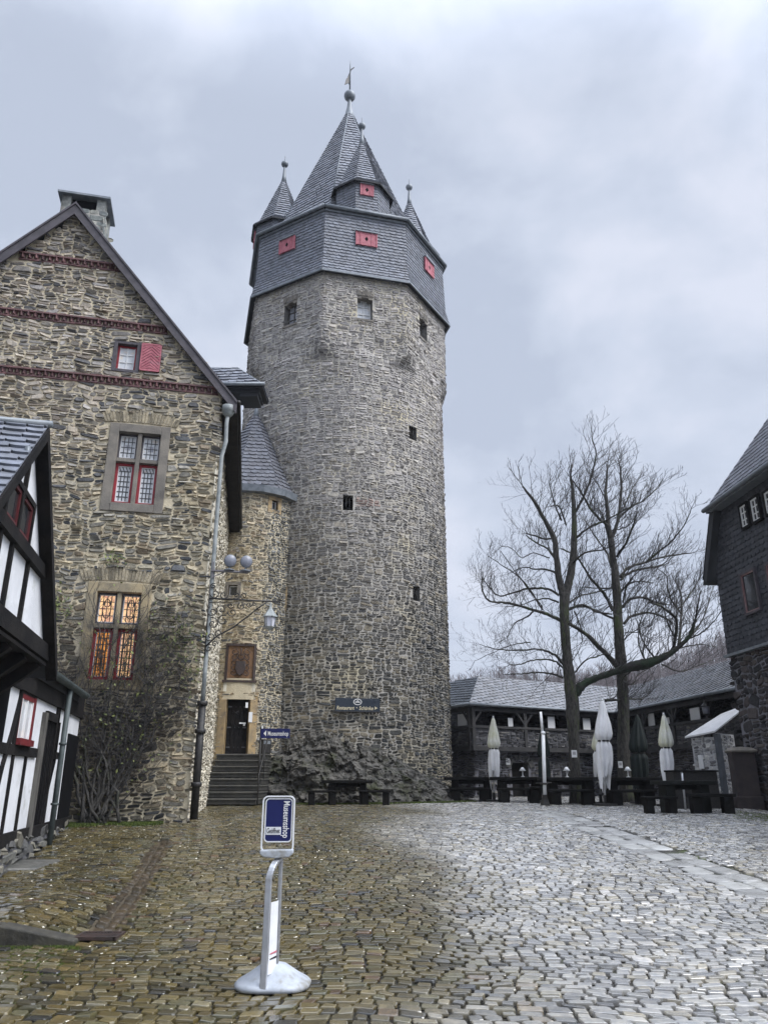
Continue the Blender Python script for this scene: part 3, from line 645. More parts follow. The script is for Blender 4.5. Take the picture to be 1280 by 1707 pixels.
# ================================================================== STAIR TURRET
def stair_turret():
    T = thing('stair_turret', 'round yellowish stone stair turret with pointed slate roof between house and keep', 'turret', (UC[0], UC[1], .8))
    mp_ = lambda u, v, d: np.stack((UC[0] + (UR + d) * np.cos(u / UR), UC[1] + (UR + d) * np.sin(u / UR), v + 0 * u), -1)
    ZE = 12.1
    def hole(px, py, w, h):
        a, z = cyl_hit(px, py, *UC, UR); a0, _ = cyl_hit(px - w / 2, py, *UC, UR); a1, _ = cyl_hit(px + w / 2, py, *UC, UR)
        _, z0 = cyl_hit(px, py + h / 2, *UC, UR); _, z1 = cyl_hit(px, py - h / 2, *UC, UR); return (a0 * UR, a1 * UR, z0, z1)
    h1 = hole(458, 842, 10, 15); h2 = hole(388, 984, 15, 17); h3 = hole(481, 1000, 6, 32); door = list(hole(395, 1212, 40, 92)); rel = hole(401, 1104, 42, 54)
    holes = [h1, h2, h3, tuple(door), rel]
    U0, U1 = R_(-190) * UR, R_(10) * UR
    mb = MB(); sheet(mb, mp_, np.arange(U0, U1, .2), np.concatenate(([.3], np.arange(1, ZE + .1, .7), [ZE + .1])), holes, mi=1)
    for h in holes[:3]: niche(mb, mp_, h, .3, 0, 2, (.3, .22, .13))
    niche(mb, mp_, holes[3], .35, 0, 2, (.35, .25, .13))
    pal = palette([(.42, .355, .25), (.30, .265, .20), (.20, .185, .165), (.50, .42, .30), (.36, .29, .21), (.13, .13, .13)], (.26, .24, .16, .12, .14, .08))
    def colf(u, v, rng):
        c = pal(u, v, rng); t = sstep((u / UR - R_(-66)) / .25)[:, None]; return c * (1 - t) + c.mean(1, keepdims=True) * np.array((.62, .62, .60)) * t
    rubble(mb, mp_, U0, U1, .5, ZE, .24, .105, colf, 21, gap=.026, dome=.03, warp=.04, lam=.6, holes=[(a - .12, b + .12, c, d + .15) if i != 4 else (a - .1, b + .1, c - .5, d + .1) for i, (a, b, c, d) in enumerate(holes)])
    mb.build('wall', [M['stone'], M['mortar_r'], M['dark']], T)
    def wb(m, u0, u1, v0, v1, e0, e1, mi=0):
        p = [mp_(np.array(u), np.array(v), np.array(e_)) for v in (v0, v1) for u, e_ in ((u0, e1), (u1, e1), (u1, e0), (u0, e0))]; m.hexa([tuple(q.reshape(3)) for q in p], None, mi)
    def surround(h, t, name, parent, m_):
        a, b, c, d = h; m = MB()
        wb(m, a - t, a, c, d, -.2, .03); wb(m, b, b + t, c, d, -.2, .03); wb(m, a - t, b + t, d, d + t, -.2, .035); 
        if name != 'door_surround': wb(m, a - t, b + t, c - t, c, -.2, .035)
        return m.build(name, m_, parent, bevel=.012)
    for h, t, mm in ((h1, .16, 'frame_y'), (h2, .13, 'frame'), (h3, .1, 'frame_y')):
        s_ = surround(h, t, 'window', T, M[mm]); a, b, c, d = h; m = MB(); wb(m, a, b, c, d, -.2, -.17); m.build('pane', M['glass_d'], s_)
        m = MB(); 
        for q in ((a, a + .035, c, d), (b - .035, b, c, d), (a, b, c, c + .035), (a, b, d - .035, d)): wb(m, *q, -.17, -.13)
        m.build('casement', M['white_frame'], s_)
    surround(tuple(door), .27, 'door_surround', T, M['frame_y'])
    a, b, c, d = door; D = MB(); wb(D, a, b, c, d, -.30, -.24)
    nb = 5
    for i in range(nb): wb(D, a + (b - a) * i / nb + .01, a + (b - a) * (i + 1) / nb - .01, c, d, -.24, -.225)
    do = D.build('door', M['timber'], T)
    for z in (.12, .48, .86): m = MB(); wb(m, a + .03, b - .05, c + (d - c) * z, c + (d - c) * z + .045, -.225, -.205); m.build('hinge', M['iron_l'], do)
    m = MB(); wb(m, b - .18, b - .12, c + (d - c) * .52, c + (d - c) * .58, -.225, -.13); wb(m, b - .34, b - .1, c + (d - c) * .555, c + (d - c) * .58, -.14, -.12); m.build('handle', M['white'], do)
    m = MB()
    g0 = [(a + .22, c + (d - c) * .72), (a + .45, c + (d - c) * .80), (a + .45, c + (d - c) * .72), (a + .22, c + (d - c) * .80)]
    for i in range(3): q0 = mp_(np.array(g0[i][0]), np.array(g0[i][1]), np.array(-.21)); q1 = mp_(np.array(g0[i + 1][0]), np.array(g0[i + 1][1]), np.array(-.21)); m.tube([tuple(q0), tuple(q1)], .01, 5)
    m.build('door_ornament', M['iron'], do)
    # pale notice boards beside the door
    for (px, py, w_, h_) in ((411, 1176, 4, 9), (417, 1196, 6, 17)):
        h = hole(px, py, w_, h_); m = MB(); wb(m, h[0], h[1], h[2], h[3], .035, .055); o = m.build('notice_board', M['paper'], loc=None)
        q = mp_(np.array((h[0] + h[1]) / 2), np.array(h[2]), np.array(.05)); o.data.transform(__import__('mathutils').Matrix.Translation([-float(x) for x in q])); o.location = [float(x) for x in q]
        tag(o, 'small white notice fixed high at the right edge of the turret door' if h_ < 12 else 'larger white notice fixed below a small one beside the turret door', 'notice')
    # plaster field and weathered relief
    a, b, c, d = rel; m = MB(); wb(m, a, b, c, d, -.05, .0); w_ = (b - a); hgt = (d - c); mid = (a + b) / 2
    p = m.build('relief_panel', M['relief'], T); rl = MB()
    def crv(pts, r): rl.tube([tuple(mp_(np.array(mid + x * w_), np.array(c + y * hgt), np.array(.02))) for x, y in pts], r, 6)
    cen = mp_(np.array(mid), np.array(c + hgt * .33), np.array(.0))
    sh = [(-.17, .52), (.17, .52), (.19, .3), (.1, .14), (0, .08), (-.1, .14), (-.19, .3)]
    rl.add([tuple(mp_(np.array(mid + x * w_), np.array(c + y * hgt), np.array(.05))) for x, y in sh], [tuple(range(7))[::-1]], None, 0)
    crv(sh + [sh[0]], .022)
    for s_ in (-1, 1):
        for k in range(5):
            y0 = .16 + k * .16; crv([(s_ * (.24 + .1 * sin(t)), y0 + .07 * cos(t * 1.0)) for t in np.linspace(0, 4.6, 8)], .016)
        crv([(s_ * .05, .56), (s_ * .16, .66), (s_ * .1, .8), (s_ * .2, .93)], .018)
    crv([(-.12, .62), (0, .56), (.12, .62), (.08, .74), (0, .70), (-.08, .74), (-.12, .62)], .02); crv([(0, .72), (0, .92)], .02)
    rl.build('relief_carving', M['rust'], p)
    m = MB(); t = .085
    wb(m, a - t, a, c - t, d + t, -.05, .07); wb(m, b, b + t, c - t, d + t, -.05, .07); wb(m, a, b, d, d + t, -.05, .08); wb(m, a - t - .05, b + t + .05, c - t - .06, c - t + .02, -.05, .12); m.build('relief_frame', M['rust'], p)
    m = MB(); wb(m, a - .1, b + .12, door[3] + .27, c - t - .05, -.02, .03); m.build('plaster_patch', M['lime'], T)
    # roof: twelve-sided steep cone with lead eaves
    rf = MB(); pt = lambda k, r, z: (UC[0] + r * cos(R_(-97) + k * pi / 4), UC[1] + r * sin(R_(-97) + k * pi / 4), z)
    ap = P(430, 690, 29.5); zA = ap[2] - .15
    for k in range(8):
        slates(rf, [pt(k, UR + .30, ZE + .25), pt(k + 1, UR + .30, ZE + .25), pt(k + 1, .12, zA), pt(k, .12, zA)], .22, .26, slope=.1, base=(.118, .121, .133), seed=k + 5, var=.16, lift=.04)
    r_ = rf.build('roof', SL(), T)
    m = MB(); m.lathe([(UR - .05, ZE), (UR + .30, ZE + .0), (UR + .36, ZE + .26), (UR + .22, ZE + .30)], (*UC, 0), 16, sm=False); m.build('eaves', M['lead'], T)
    m = MB(); m.lathe([(.15, zA - .1), (.09, zA + .3), (.06, zA + .7), (.02, zA + 1.1)], (*UC, 0), 10); m.build('finial', M['lead'], r_)
    return door, mp_
DOOR, TMAP = stair_turret()

def steps():
    T = thing('stone_steps', 'dark worn stone staircase rising to the turret door', 'steps', (-5.5, 25.4, .85))
    a, b, c, d = DOOR; ztop = c; n = 8; zb = .84; rise = (ztop - zb) / n
    for i in range(n):
        y0 = 25.3 + i * .27; w0 = -6.17 + (i * .015); x0 = P(338, 1338, 25.3)[0] if i < 2 else P(346, 1300, 26)[0]; x1 = P(427 if i else 426, 1338, 25.3)[0]
        m = MB(); z1 = zb + rise * (i + 1); m.box(((x0 + x1) / 2, (y0 + 28.2) / 2, z1 - rise / 2), (x1 - x0, 28.2 - y0, rise - .045))
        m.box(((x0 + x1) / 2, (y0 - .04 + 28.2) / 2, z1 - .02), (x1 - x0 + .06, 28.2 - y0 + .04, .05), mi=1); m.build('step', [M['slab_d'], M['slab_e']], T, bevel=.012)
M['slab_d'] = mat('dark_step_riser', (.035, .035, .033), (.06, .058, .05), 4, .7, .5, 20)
M['slab_e'] = mat('step_tread', (.085, .085, .078), (.13, .125, .11), 4, .5, .5, 20, rough2=.3)
steps()

# ================================================================== ROCK OUTCROP
def outcrop():
    mb = MB(); pf = []
    for px, py in ((428, 1262), (440, 1238), (470, 1226), (500, 1213), (545, 1207), (600, 1232), (650, 1250), (700, 1280), (745, 1308), (764, 1336)):
        a, z = cyl_hit(min(px, 744), py, *TC, 4.85 if px < 740 else 4.85); pf.append((a if px <= 744 else a + .12, z))
    A = [p[0] for p in pf]; Z = [p[1] for p in pf]
    nu, nv = 260, 64; V = []; a0, a1 = R_(-124), R_(-18)
    for i in range(nu + 1):
        a = a0 + (a1 - a0) * i / nu; zt = float(np.interp(a, A, Z)); fade = float(sstep((a1 - a) / .22)) * float(sstep((a - a0) / .1 + .6))
        rb = 4.75 + 1.35 * fade
        for j in range(nv + 1):
            t = j / nv; zg = float(gz(0, 30)) - .15; z = zg + (max(zt, zg + .1) - zg) * t; r = rb - (rb - 4.62) * (t ** 1.7)
            p = Vector((TC[0] + r * cos(a), TC[1] + r * sin(a), z))
            q = Vector((a * 5 * 1.1, z * 1.5, r)); n = mnoise.fractal(q * 1.1, .9, 2.2, 7) * .17 - abs(mnoise.noise(q * 2.2)) * .22 - abs(mnoise.noise(q * 5.1)) * .11 + (mnoise.cell(Vector((a * 9 + z * .8, z * 1.7 - a * 3, 0))) - .5) * .13 + (mnoise.cell(Vector((a * 22 - z, z * 3.1, 4))) - .5) * .09
            dist, _ = mnoise.voronoi(Vector((a * 7 + z * .5, z * 1.3, 0)), distance_metric='DISTANCE'); n -= .10 * max(0, .22 - (dist[1] - dist[0])) / .22
            n *= fade * min(1, (1 - t) * 4 + .15); p += Vector((cos(a), sin(a), .15)) * n; V.append(tuple(p))
    Fs = [(i * (nv + 1) + j, (i + 1) * (nv + 1) + j, (i + 1) * (nv + 1) + j + 1, i * (nv + 1) + j + 1) for i in range(nu) for j in range(nv)]
    mb.add(V, Fs); mb.build('rock_outcrop', M['rock'], kind='structure')
outcrop()

# ================================================================== GABLE HOUSE
def gable_house():
    T = thing('gable_house', 'tall stone house with steep gable, brick string courses and red shutter', 'house', (-4.4, 17.6, .78))
    K0 = 4.12; ZP = 15.85; ZEV = 11.0; sl = (ZP - ZEV) / K0
    inside = lambda u, v, m=0.: (v < ZP - sl * np.abs(u + K0) - m)
    def hole(w, pts):
        q = [w.hit(*p) for p in pts]; return (sum(x[0] for x in q[::2]) / 2, sum(x[0] for x in q[1::2]) / 2, (q[2][1] + q[3][1]) / 2, (q[0][1] + q[1][1]) / 2)
    # corners tl, tr, bl, br of outer stone frames
    hu = hole(GAB, [(185, 706), (284, 712), (166, 848), (272, 860)]); hl = hole(GAB, [(140, 972), (251, 972), (133, 1150), (240, 1150)]); hs = hole(GAB, [(191, 568), (234, 571), (187, 618), (231, 623)])
    U0 = -9.2
    mp_ = lambda u, v, d: GAB.pt(u, v, d)
    holes = [hu, hl, hs]
    m = MB(); sheet(m, mp_, np.linspace(U0, 0, 24), np.concatenate((np.arange(.3, 16, .12), [ZP])), holes, keep=lambda u, v: inside(u, v, -.06), mi=1)
    pal = palette([(.29, .265, .205), (.20, .19, .165), (.37, .315, .22), (.095, .10, .108), (.46, .40, .29), (.23, .185, .13), (.31, .295, .265)], (.22, .2, .16, .12, .1, .1, .1))
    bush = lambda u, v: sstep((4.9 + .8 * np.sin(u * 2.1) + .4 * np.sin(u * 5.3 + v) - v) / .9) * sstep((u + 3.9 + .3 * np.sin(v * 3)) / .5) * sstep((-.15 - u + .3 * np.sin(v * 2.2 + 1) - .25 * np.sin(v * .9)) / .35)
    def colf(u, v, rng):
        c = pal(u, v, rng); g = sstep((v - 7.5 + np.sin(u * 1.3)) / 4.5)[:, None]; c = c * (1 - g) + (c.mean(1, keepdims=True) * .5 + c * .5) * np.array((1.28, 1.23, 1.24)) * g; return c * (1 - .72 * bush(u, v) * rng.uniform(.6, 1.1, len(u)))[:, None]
    zs = [GAB.hit(200, 637)[1], GAB.hit(180, 541)[1], GAB.hit(120, 438)[1]]
    kills = [(U0 - 9, 9, z - .11, z + .10) for z in zs] + [(h[0] - .15, h[1] + .15, h[3], h[3] + .30) for h in (hu, hl)]
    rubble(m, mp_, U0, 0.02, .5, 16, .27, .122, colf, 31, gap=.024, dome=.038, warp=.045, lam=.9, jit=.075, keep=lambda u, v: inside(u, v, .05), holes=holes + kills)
    for h in (hu, hl):   # relieving arches of upright stones over the windows
        a, b, c, d = h; n = 24; rg = random.Random(5)
        for i in range(n):
            t = i / (n - 1) - .5; u = (a + b) / 2 + t * (b - a) * 1.15; lean = t * .20; zb = d + .02 + .04 * (1 - 4 * t * t); ht = .22 + .10 * (1 - 4 * t * t) + rg.uniform(-.03, .03); w_ = (b - a) * 1.15 / n * .40
            g = rg.uniform(.6, 1.3); m.wquad(GAB, [(u - w_, zb), (u + w_, zb), (u + w_ + lean, zb + ht), (u - w_ + lean, zb + ht)], -.02, .02 + .02 * rg.random(), (.30 * g, .26 * g, .19 * g), 0)
    m.build('front_wall', [M['stone'], M['mortar_h'], M['dark']], T)
    # side wall, mostly covered by old limewash
    mps = lambda u, v, d: SIDE.pt(u, v, d); m = MB()
    sheet(m, mps, np.linspace(-.01, 12, 16), np.linspace(.3, 11.3, 16), mi=1)
    kk = np.random.default_rng(5); rubble(m, mps, 0.0, 11.6, .5, 11.3, .30, .13, palette([(.56, .52, .43), (.42, .38, .31), (.24, .22, .18), (.64, .60, .51)], (.4, .3, .12, .18)), 32, gap=.06, dome=.03, warp=.06, lam=.7, keep=lambda u, v: (kk.random(np.shape(u)) < .55) | ((v < 4) & (kk.random(np.shape(u)) < .6)))
    m.add([tuple(GAB.pt(U0, .3, -11)), tuple(GAB.pt(U0, .3, 0)), tuple(GAB.pt(U0, ZEV - 1.2, 0)), tuple(GAB.pt(U0, ZEV - 1.2, -11))], [(0, 1, 2, 3)], None, 1)
    m.build('side_wall', [M['stone'], M['lime']], T)
    # string courses of saw-tooth brick
    for z in zs:
        m = MB(); rg = random.Random(2); u = U0
        kmax = -K0 + (ZP - z) / sl - .12; kmin = max(U0, -K0 - (ZP - z) / sl + .12); u = kmin
        m.wbox(GAB, kmin, kmax, z + .06, z + .10, -.03, .10)
        while u < kmax:
            w1 = rg.uniform(.085, .105); x1 = u + rg.uniform(.15, .18); dz = rg.uniform(-.012, .012); g = rg.uniform(.65, 1.3)
            q = [(u, -.02), ((u + x1) / 2, .095 + rg.uniform(-.015, .02)), (x1, -.02)]; b = [tuple(GAB.pt(x, z - .045 + dz, d)) for x, d in q] + [tuple(GAB.pt(x, z + .06, d)) for x, d in q]
            m.add(b, [(0, 1, 4, 3), (1, 2, 5, 4), (0, 2, 1), (3, 4, 5)], (g, g, g))
            m.wbox(GAB, u + .004, x1 - .004, z - .10 + dz * .5, z - .05 + dz, -.03, .028 + rg.uniform(0, .02), (g * .95, g * .95, g * .95)); u = x1
        m.build('string_course', M['brick_a'], T)
    # windows
    def stone_window(h, fm, top_m, low_m, lit):
        a, b, c, d = h; W_ = b - a; t = W_ * .155; mid = (a + b) / 2; tr = c + (d - c) * .585; mw = W_ * .034
        m = MB(); m.wbox(GAB, a, a + t, c, d, -.2, .045); m.wbox(GAB, b - t, b, c, d, -.2, .045); m.wbox(GAB, a + t, b - t, d - t, d, -.2, .048); m.wbox(GAB, a + t, b - t, c, c + t * .95, -.2, .06)
        m.wbox(GAB, mid - mw, mid + mw, c + t * .95, d - t, -.2, .0); m.wbox(GAB, a + t, mid - mw, tr - mw, tr + mw, -.2, -.01); m.wbox(GAB, mid + mw, b - t, tr - mw, tr + mw, -.2, -.01)
        w = m.build('window', fm, T, bevel=.012)
        for s_, (x0, x1) in enumerate(((a + t, mid - mw), (mid + mw, b - t))):
            for lo, (y0, y1) in ((1, (c + t * .95, tr - mw)), (0, (tr + mw, d - t))):
                f = MB(); fw = .065 if lo else .04; q = -.17
                for r4 in ((x0, x0 + fw, y0, y1), (x1 - fw, x1, y0, y1), (x0 + fw, x1 - fw, y0, y0 + fw * 1.3), (x0 + fw, x1 - fw, y1 - fw, y1)): f.wbox(GAB, *r4, q, q + .05)
                f.build('casement', M['red'] if lo else M['barge'], w, bevel=.006)
                g = MB(); gx0, gx1, gy0, gy1 = x0 + fw, x1 - fw, y0 + fw * 1.3, y1 - fw
                e_ = .02
                for r4 in ((gx0, gx0 + e_, gy0, gy1), (gx1 - e_, gx1, gy0, gy1), (gx0, gx1, gy0, gy0 + e_), (gx0, gx1, gy1 - e_, gy1)): g.wbox(GAB, *r4, q, q + .02, None, 3)
                gm = low_m if lo else top_m
                g.wbox(GAB, gx0, gx1, gy0, gy1, q - .02, q, None, 0)
                if not lit and not lo: g.wbox(GAB, gx0 + .12, gx1 - .12, gy0 + .22, gy1 - .22, q, q + .003, None, 2)
                nx = 4; l_ = .008 if not lo else .010
                for i in range(1, nx): x = gx0 + (gx1 - gx0) * i / nx; g.wbox(GAB, x - l_, x + l_, gy0, gy1 - (.16 if lo and not lit else 0), q, q + .012, None, 1)
                ny = 7 if lo else 4
                for i in range(1, ny): y = gy0 + (gy1 - gy0) * i / ny; g.wbox(GAB, gx0, gx1, y - l_, y + l_, q, q + .011, None, 1)
                if lo and not lit:
                    for i in range(nx): x = gx0 + (gx1 - gx0) * i / nx; g.wbeam(GAB, (x + .01, gy1 - .01), (min(x + (gx1 - gx0) / nx, gx1 - .01), gy1 - .16), .018, q, q + .010, None, 1)
                if lo and lit:
                    for i in (1, 2, 3, 4): x = gx0 + (gx1 - gx0) * i / 5; g.tube([tuple(GAB.pt(x, gy0, q + .05)), tuple(GAB.pt(x, gy1, q + .05))], .010, 6, None, 1)
                if lit and not lo:
                    cx = (gx0 + gx1) / 2; cy = (gy0 + gy1) / 2; g.tube([tuple(GAB.pt(cx + .09 * cos(k), cy + .22 * sin(k), q + .01)) for k in np.linspace(0, 6.28, 17)], .012, 5, None, 1)
                    g.tube([tuple(GAB.pt(cx + .06 * cos(k), cy + .10 + .06 * sin(k), q + .01)) for k in np.linspace(0, 6.28, 13)], .010, 5, None, 1)
                g.build('pane', [gm if not (lit and lo and s_) else M['glass_p'], M['leading'], M['glass_g'], M['white_frame']], w)
        return w
    stone_window(hu, M['frame'], M['glass_w'], M['glass_w'], False)['label'] = 'upper window with pale curtained glass and red lower casements'
    stone_window(hl, M['frame_l'], M['glass_p'], M['glass_o'], True)['label'] = 'lower window with warm lit panes and red lower casements'
    a, b, c, d = hs; m = MB(); t = .08
    for r4 in ((a - .02, a + t, c, d), (b - t, b + .02, c, d), (a + t, b - t, d - t, d), (a + t, b - t, c, c + t)): m.wbox(GAB, *r4, -.2, .03)
    w = m.build('window', M['barge'], T, bevel=.008); m = MB(); a += t; b -= t; c += t; d -= t
    for r4 in ((a, a + .05, c, d), (b - .05, b, c, d), (a + .05, b - .05, d - .05, d), (a + .05, b - .05, c, c + .05)): m.wbox(GAB, *r4, -.14, -.09)
    m.build('casement', M['red'], w); m = MB(); a += .05; b -= .05; c += .05; d -= .05; m.wbox(GAB, a, b, c, d, -.14, -.12)
    for i, r4 in enumerate(((a, a + .02, c, d), (b - .02, b, c, d), ((a + b) / 2 - .012, (a + b) / 2 + .012, c, d), (a, b, c + (d - c) / 3 - .01, c + (d - c) / 3 + .01), (a, b, c + (d - c) * 2 / 3 - .01, c + (d - c) * 2 / 3 + .01))): m.wbox(GAB, *r4, -.12, -.10, None, 1)
    m.build('pane', [M['glass_w'], M['white_frame']], w)
    q = [GAB.hit(234, 572), GAB.hit(271, 574), GAB.hit(268, 619), GAB.hit(231, 618)]; u0 = hs[1] + .03; u1 = q[1][0]; v0, v1 = hs[2] + .07, hs[3] - .02; m = MB(); m.wbox(GAB, u0, u1, v0, v1, .03, .06, None, 1)
    n = 9; um = (u0 + u1) / 2
    for i in range(-2, n): # herringbone boards
        y = v0 + (v1 - v0) * i / n; h_ = (v1 - v0) / n; rise = (u1 - u0) * .42
        for s_ in (-1, 1):
            x0 = um; x1 = u0 + .03 if s_ < 0 else u1 - .03; p = [(x0, y + rise * .9), (x1, y), (x1, y + h_ * .74), (x0, y + rise * .9 + h_ * .74)]
            p = [(x, min(max(yy, v0 + .03), v1 - .03)) for x, yy in p]
            if p[0][1] >= p[3][1] - .005 and p[1][1] >= p[2][1] - .005: continue
            if s_ < 0: p = p[::-1]
            m.wquad(GAB, p, .06, .072)
    for r4 in ((u0, u0 + .03, v0, v1), (u1 - .03, u1, v0, v1), (u0, u1, v0, v0 + .03), (u0, u1, v1 - .03, v1)): m.wbox(GAB, *r4, .055, .078)
    m.build('shutter', [M['shutter'], M['red_d']], w)
    # roof: two slate slopes with brown barge boards
    f3 = lambda u, v, y: tuple(np.array(GAB.pt(u, v)) + np.array((SIDE.d[0] * y, SIDE.d[1] * y, 0)))
    OV = -.22; LN = 10.6; e1 = .42; ze = ZEV + .12 - e1 * sl; zp = ZP + .18
    ra = MB(); 
    slates(ra, [f3(e1, ze, OV), f3(e1, ze, LN), f3(-K0, zp, LN), f3(-K0, zp, OV)], .25, .32, base=(.14, .15, .17), seed=1)
    slates(ra, [f3(-2 * K0 - 1.2, ZEV - 1.2 * sl + .15, LN), f3(-2 * K0 - 1.2, ZEV - 1.2 * sl + .15, OV), f3(-K0, zp, OV), f3(-K0, zp, LN)], .25, .32, base=(.14, .15, .17), seed=2)
    for s_, ue, zz in ((1, e1, ze), (-1, -2 * K0 - 1.2, ZEV - 1.2 * sl + .15)):   # soffit slab under the slates
        ra.hexa([f3(ue, zz - .12, OV), f3(-K0, zp - .12, OV), f3(-K0, zp - .12, LN), f3(ue, zz - .12, LN), f3(ue, zz - .01, OV), f3(-K0, zp - .01, OV), f3(-K0, zp - .01, LN), f3(ue, zz - .01, LN)] if s_ > 0 else
                [f3(-K0, zp - .12, OV), f3(ue, zz - .12, OV), f3(ue, zz - .12, LN), f3(-K0, zp - .12, LN), f3(-K0, zp - .01, OV), f3(ue, zz - .01, OV), f3(ue, zz - .01, LN), f3(-K0, zp - .01, LN)], None, 1)
    rf = ra.build('roof', [M['slate'], M['slate_back']], T)
    for s_, ue, zz in ((1, e1, ze), (-1, -2 * K0 - 1.2, ZEV - 1.2 * sl + .15)):
        m = MB(); h_ = .30; p = [(ue, zz - h_ - .02), (-K0, zp - h_ - .06), (-K0, zp + .02), (ue, zz + .04)]
        if s_ > 0: p = [p[1], p[0], p[3], p[2]]
        m.wquad(GAB, p, -OV - .03, -OV + .02); m.wquad(GAB, [(x, y - .0) if i < 2 else (x, y) for i, (x, y) in enumerate([(p[0][0], p[3][1] - .07), (p[1][0], p[2][1] - .07), p[2], p[3]])], -OV + .02, -OV + .05)
        m.build('barge_board', M['barge'], T)
    # dark eaves box along the side wall
    m = MB(); m.hexa([f3(.05, ze - .16, -.1), f3(.44, ze - .14, -.1), f3(.44, ze - .14, LN), f3(.05, ze - .16, LN), f3(.05, ze + .1, -.1), f3(.44, ze + .05, -.1), f3(.44, ze + .05, LN), f3(.05, ze + .1, LN)])
    m.tube([f3(.47, ze + .03, OV), f3(.47, ze + .03, LN)], .05, 8, None, 1); m.build('eaves', [M['timber'], M['iron']], T)
    # downpipe with hopper on the corner
    hp = f3(.22, ze - .25, -.12); m = MB(); m.lathe([(.07, -.12), (.13, -.04), (.14, 0), (.165, .02), (.165, .17), (.13, .18)], hp, 14, None)
    x, y, z = hp; m.tube([(x, y, z - .06), (x - .02, y, z - .3), (x + .0, y + .0, z - .8), f3(.14, z - 1.2, -.08), f3(.14, 4.0, -.08), f3(.14, 3.2, -.08)], .050, 10)
    dp = m.build('downpipe', M['copper'], T)
    m = MB(); m.tube([f3(.14, 3.25, -.08), f3(.14, .8, -.08)], .085, 10); 
    for zz in (3.2, 2.6, 1.5): m.lathe([(.10, -.05), (.12, -.04), (.12, .04), (.10, .05)], f3(.14, zz, -.08), 12)
    m.build('cast_iron_pipe', M['iron'], dp)
    # chimney
    c0 = np.array(f3(-K0 - .35, 0, 2.1)); rz = R_(12.5); zt = 17.75; m = MB(); h4 = (1.22, 1.0)
    cw = []
    for k in range(4):
        a = rz + k * pi / 2; n_ = np.array((sin(a), -cos(a))); d_ = np.array((cos(a), sin(a))); hw = h4[k % 2] / 2; ho = h4[(k + 1) % 2] / 2
        w = Wall(c0[:2] + n_ * ho - d_ * hw, d_); m.wbox(w, 0, hw * 2, 13.5, zt - .42, -.1, 0, None, 1); cw.append((w, hw * 2))
        rubble(m, lambda u, v, d, w=w: w.pt(u, v, d), 0, hw * 2, 13.5, zt - .42, .34, .19, palette([(.26, .28, .27), (.20, .22, .22), (.32, .32, .29)], (1, 1, 1)), 40 + k, gap=.02, dome=.012, warp=.01, coursed=True, tilt=.2)
        m.wbox(w, 0, .2, zt - .42, zt, -.25, .0, (.25, .26, .25), 0); m.wbox(w, hw * 2 - .2, hw * 2, zt - .42, zt, -.25, .002, (.25, .26, .25), 0)
    m.box((c0[0], c0[1], zt - .2), (.9, .7, .4), rz, None, 2)
    ch = m.build('chimney', [M['stone'], M['mortar_t'], M['dark']], T); m = MB(); m.box((c0[0], c0[1], zt + .03), (1.46, 1.24, .07), rz); m.build('chimney_cap', M['lead'], ch)
    # shed dormer hanging out over the side eaves
    Y0, Y1, YM = 19.35, 20.15, 19.75; xr = P(432, 650, Y0)[0]; xl = xr - 1.9; zb = 12.04; ze_ = 12.2
    m = MB(); m.box(((xl + xr) / 2, YM, (zb + ze_ + .1) / 2), (xr - xl, Y1 - Y0, ze_ - zb + .1)); m.box((xr - .3, YM, zb - .06), (.5, Y1 - Y0 - .05, .1))
    dm = m.build('dormer', M['slate_back'], T); m = MB(); zr = P(397, 614, YM)[2]; xq = P(397, 614, YM)[0]; e_ = .14
    a_, b__, c_, d_ = (xl - .3, Y0 - e_, ze_), (xr + e_, Y0 - e_, ze_), (xr + e_, Y1 + e_, ze_), (xl - .3, Y1 + e_, ze_); r0, r1 = (xl - .3, YM, zr), (xq, YM, zr)
    slates(m, [a_, b__, r1, r0], .17, .26, slope=.1, base=(.19, .20, .22), seed=9, lift=.04); slates(m, [b__, c_, r1], .17, .26, base=(.17, .18, .2), seed=8); slates(m, [c_, d_, r0, r1], .17, .26, base=(.17, .18, .2), seed=7)
    m.box(((xl + xr) / 2, YM, ze_ - .03), (xr - xl + 2 * e_ - .04, Y1 - Y0 + 2 * e_ - .04, .05), 0, None, 1)
    m.tube([(xl, Y0 - e_ - .05, ze_ + .01), (xr + e_ + .04, Y0 - e_ - .05, ze_ + .01)], .055, 8, None, 2); m.tube([r0, r1], .04, 6, None, 2); m.tube([r1, b__], .03, 6, None, 2); m.build('dormer_roof', SL() + [M['lead']], dm)
    return f3
M['brick_a'] = mat('string_brick', (.19, .095, .095), (.13, .075, .075), 5, .85, .5, 40, attr=True)
M['frame_l'] = mat('warm_window_stone', (.44, .35, .21), (.32, .27, .18), 1.8, .85, .5, 30, c3=(.12, .11, .09), c3scale=.8, c3lo=.52, c3hi=.7)
F3 = gable_house()

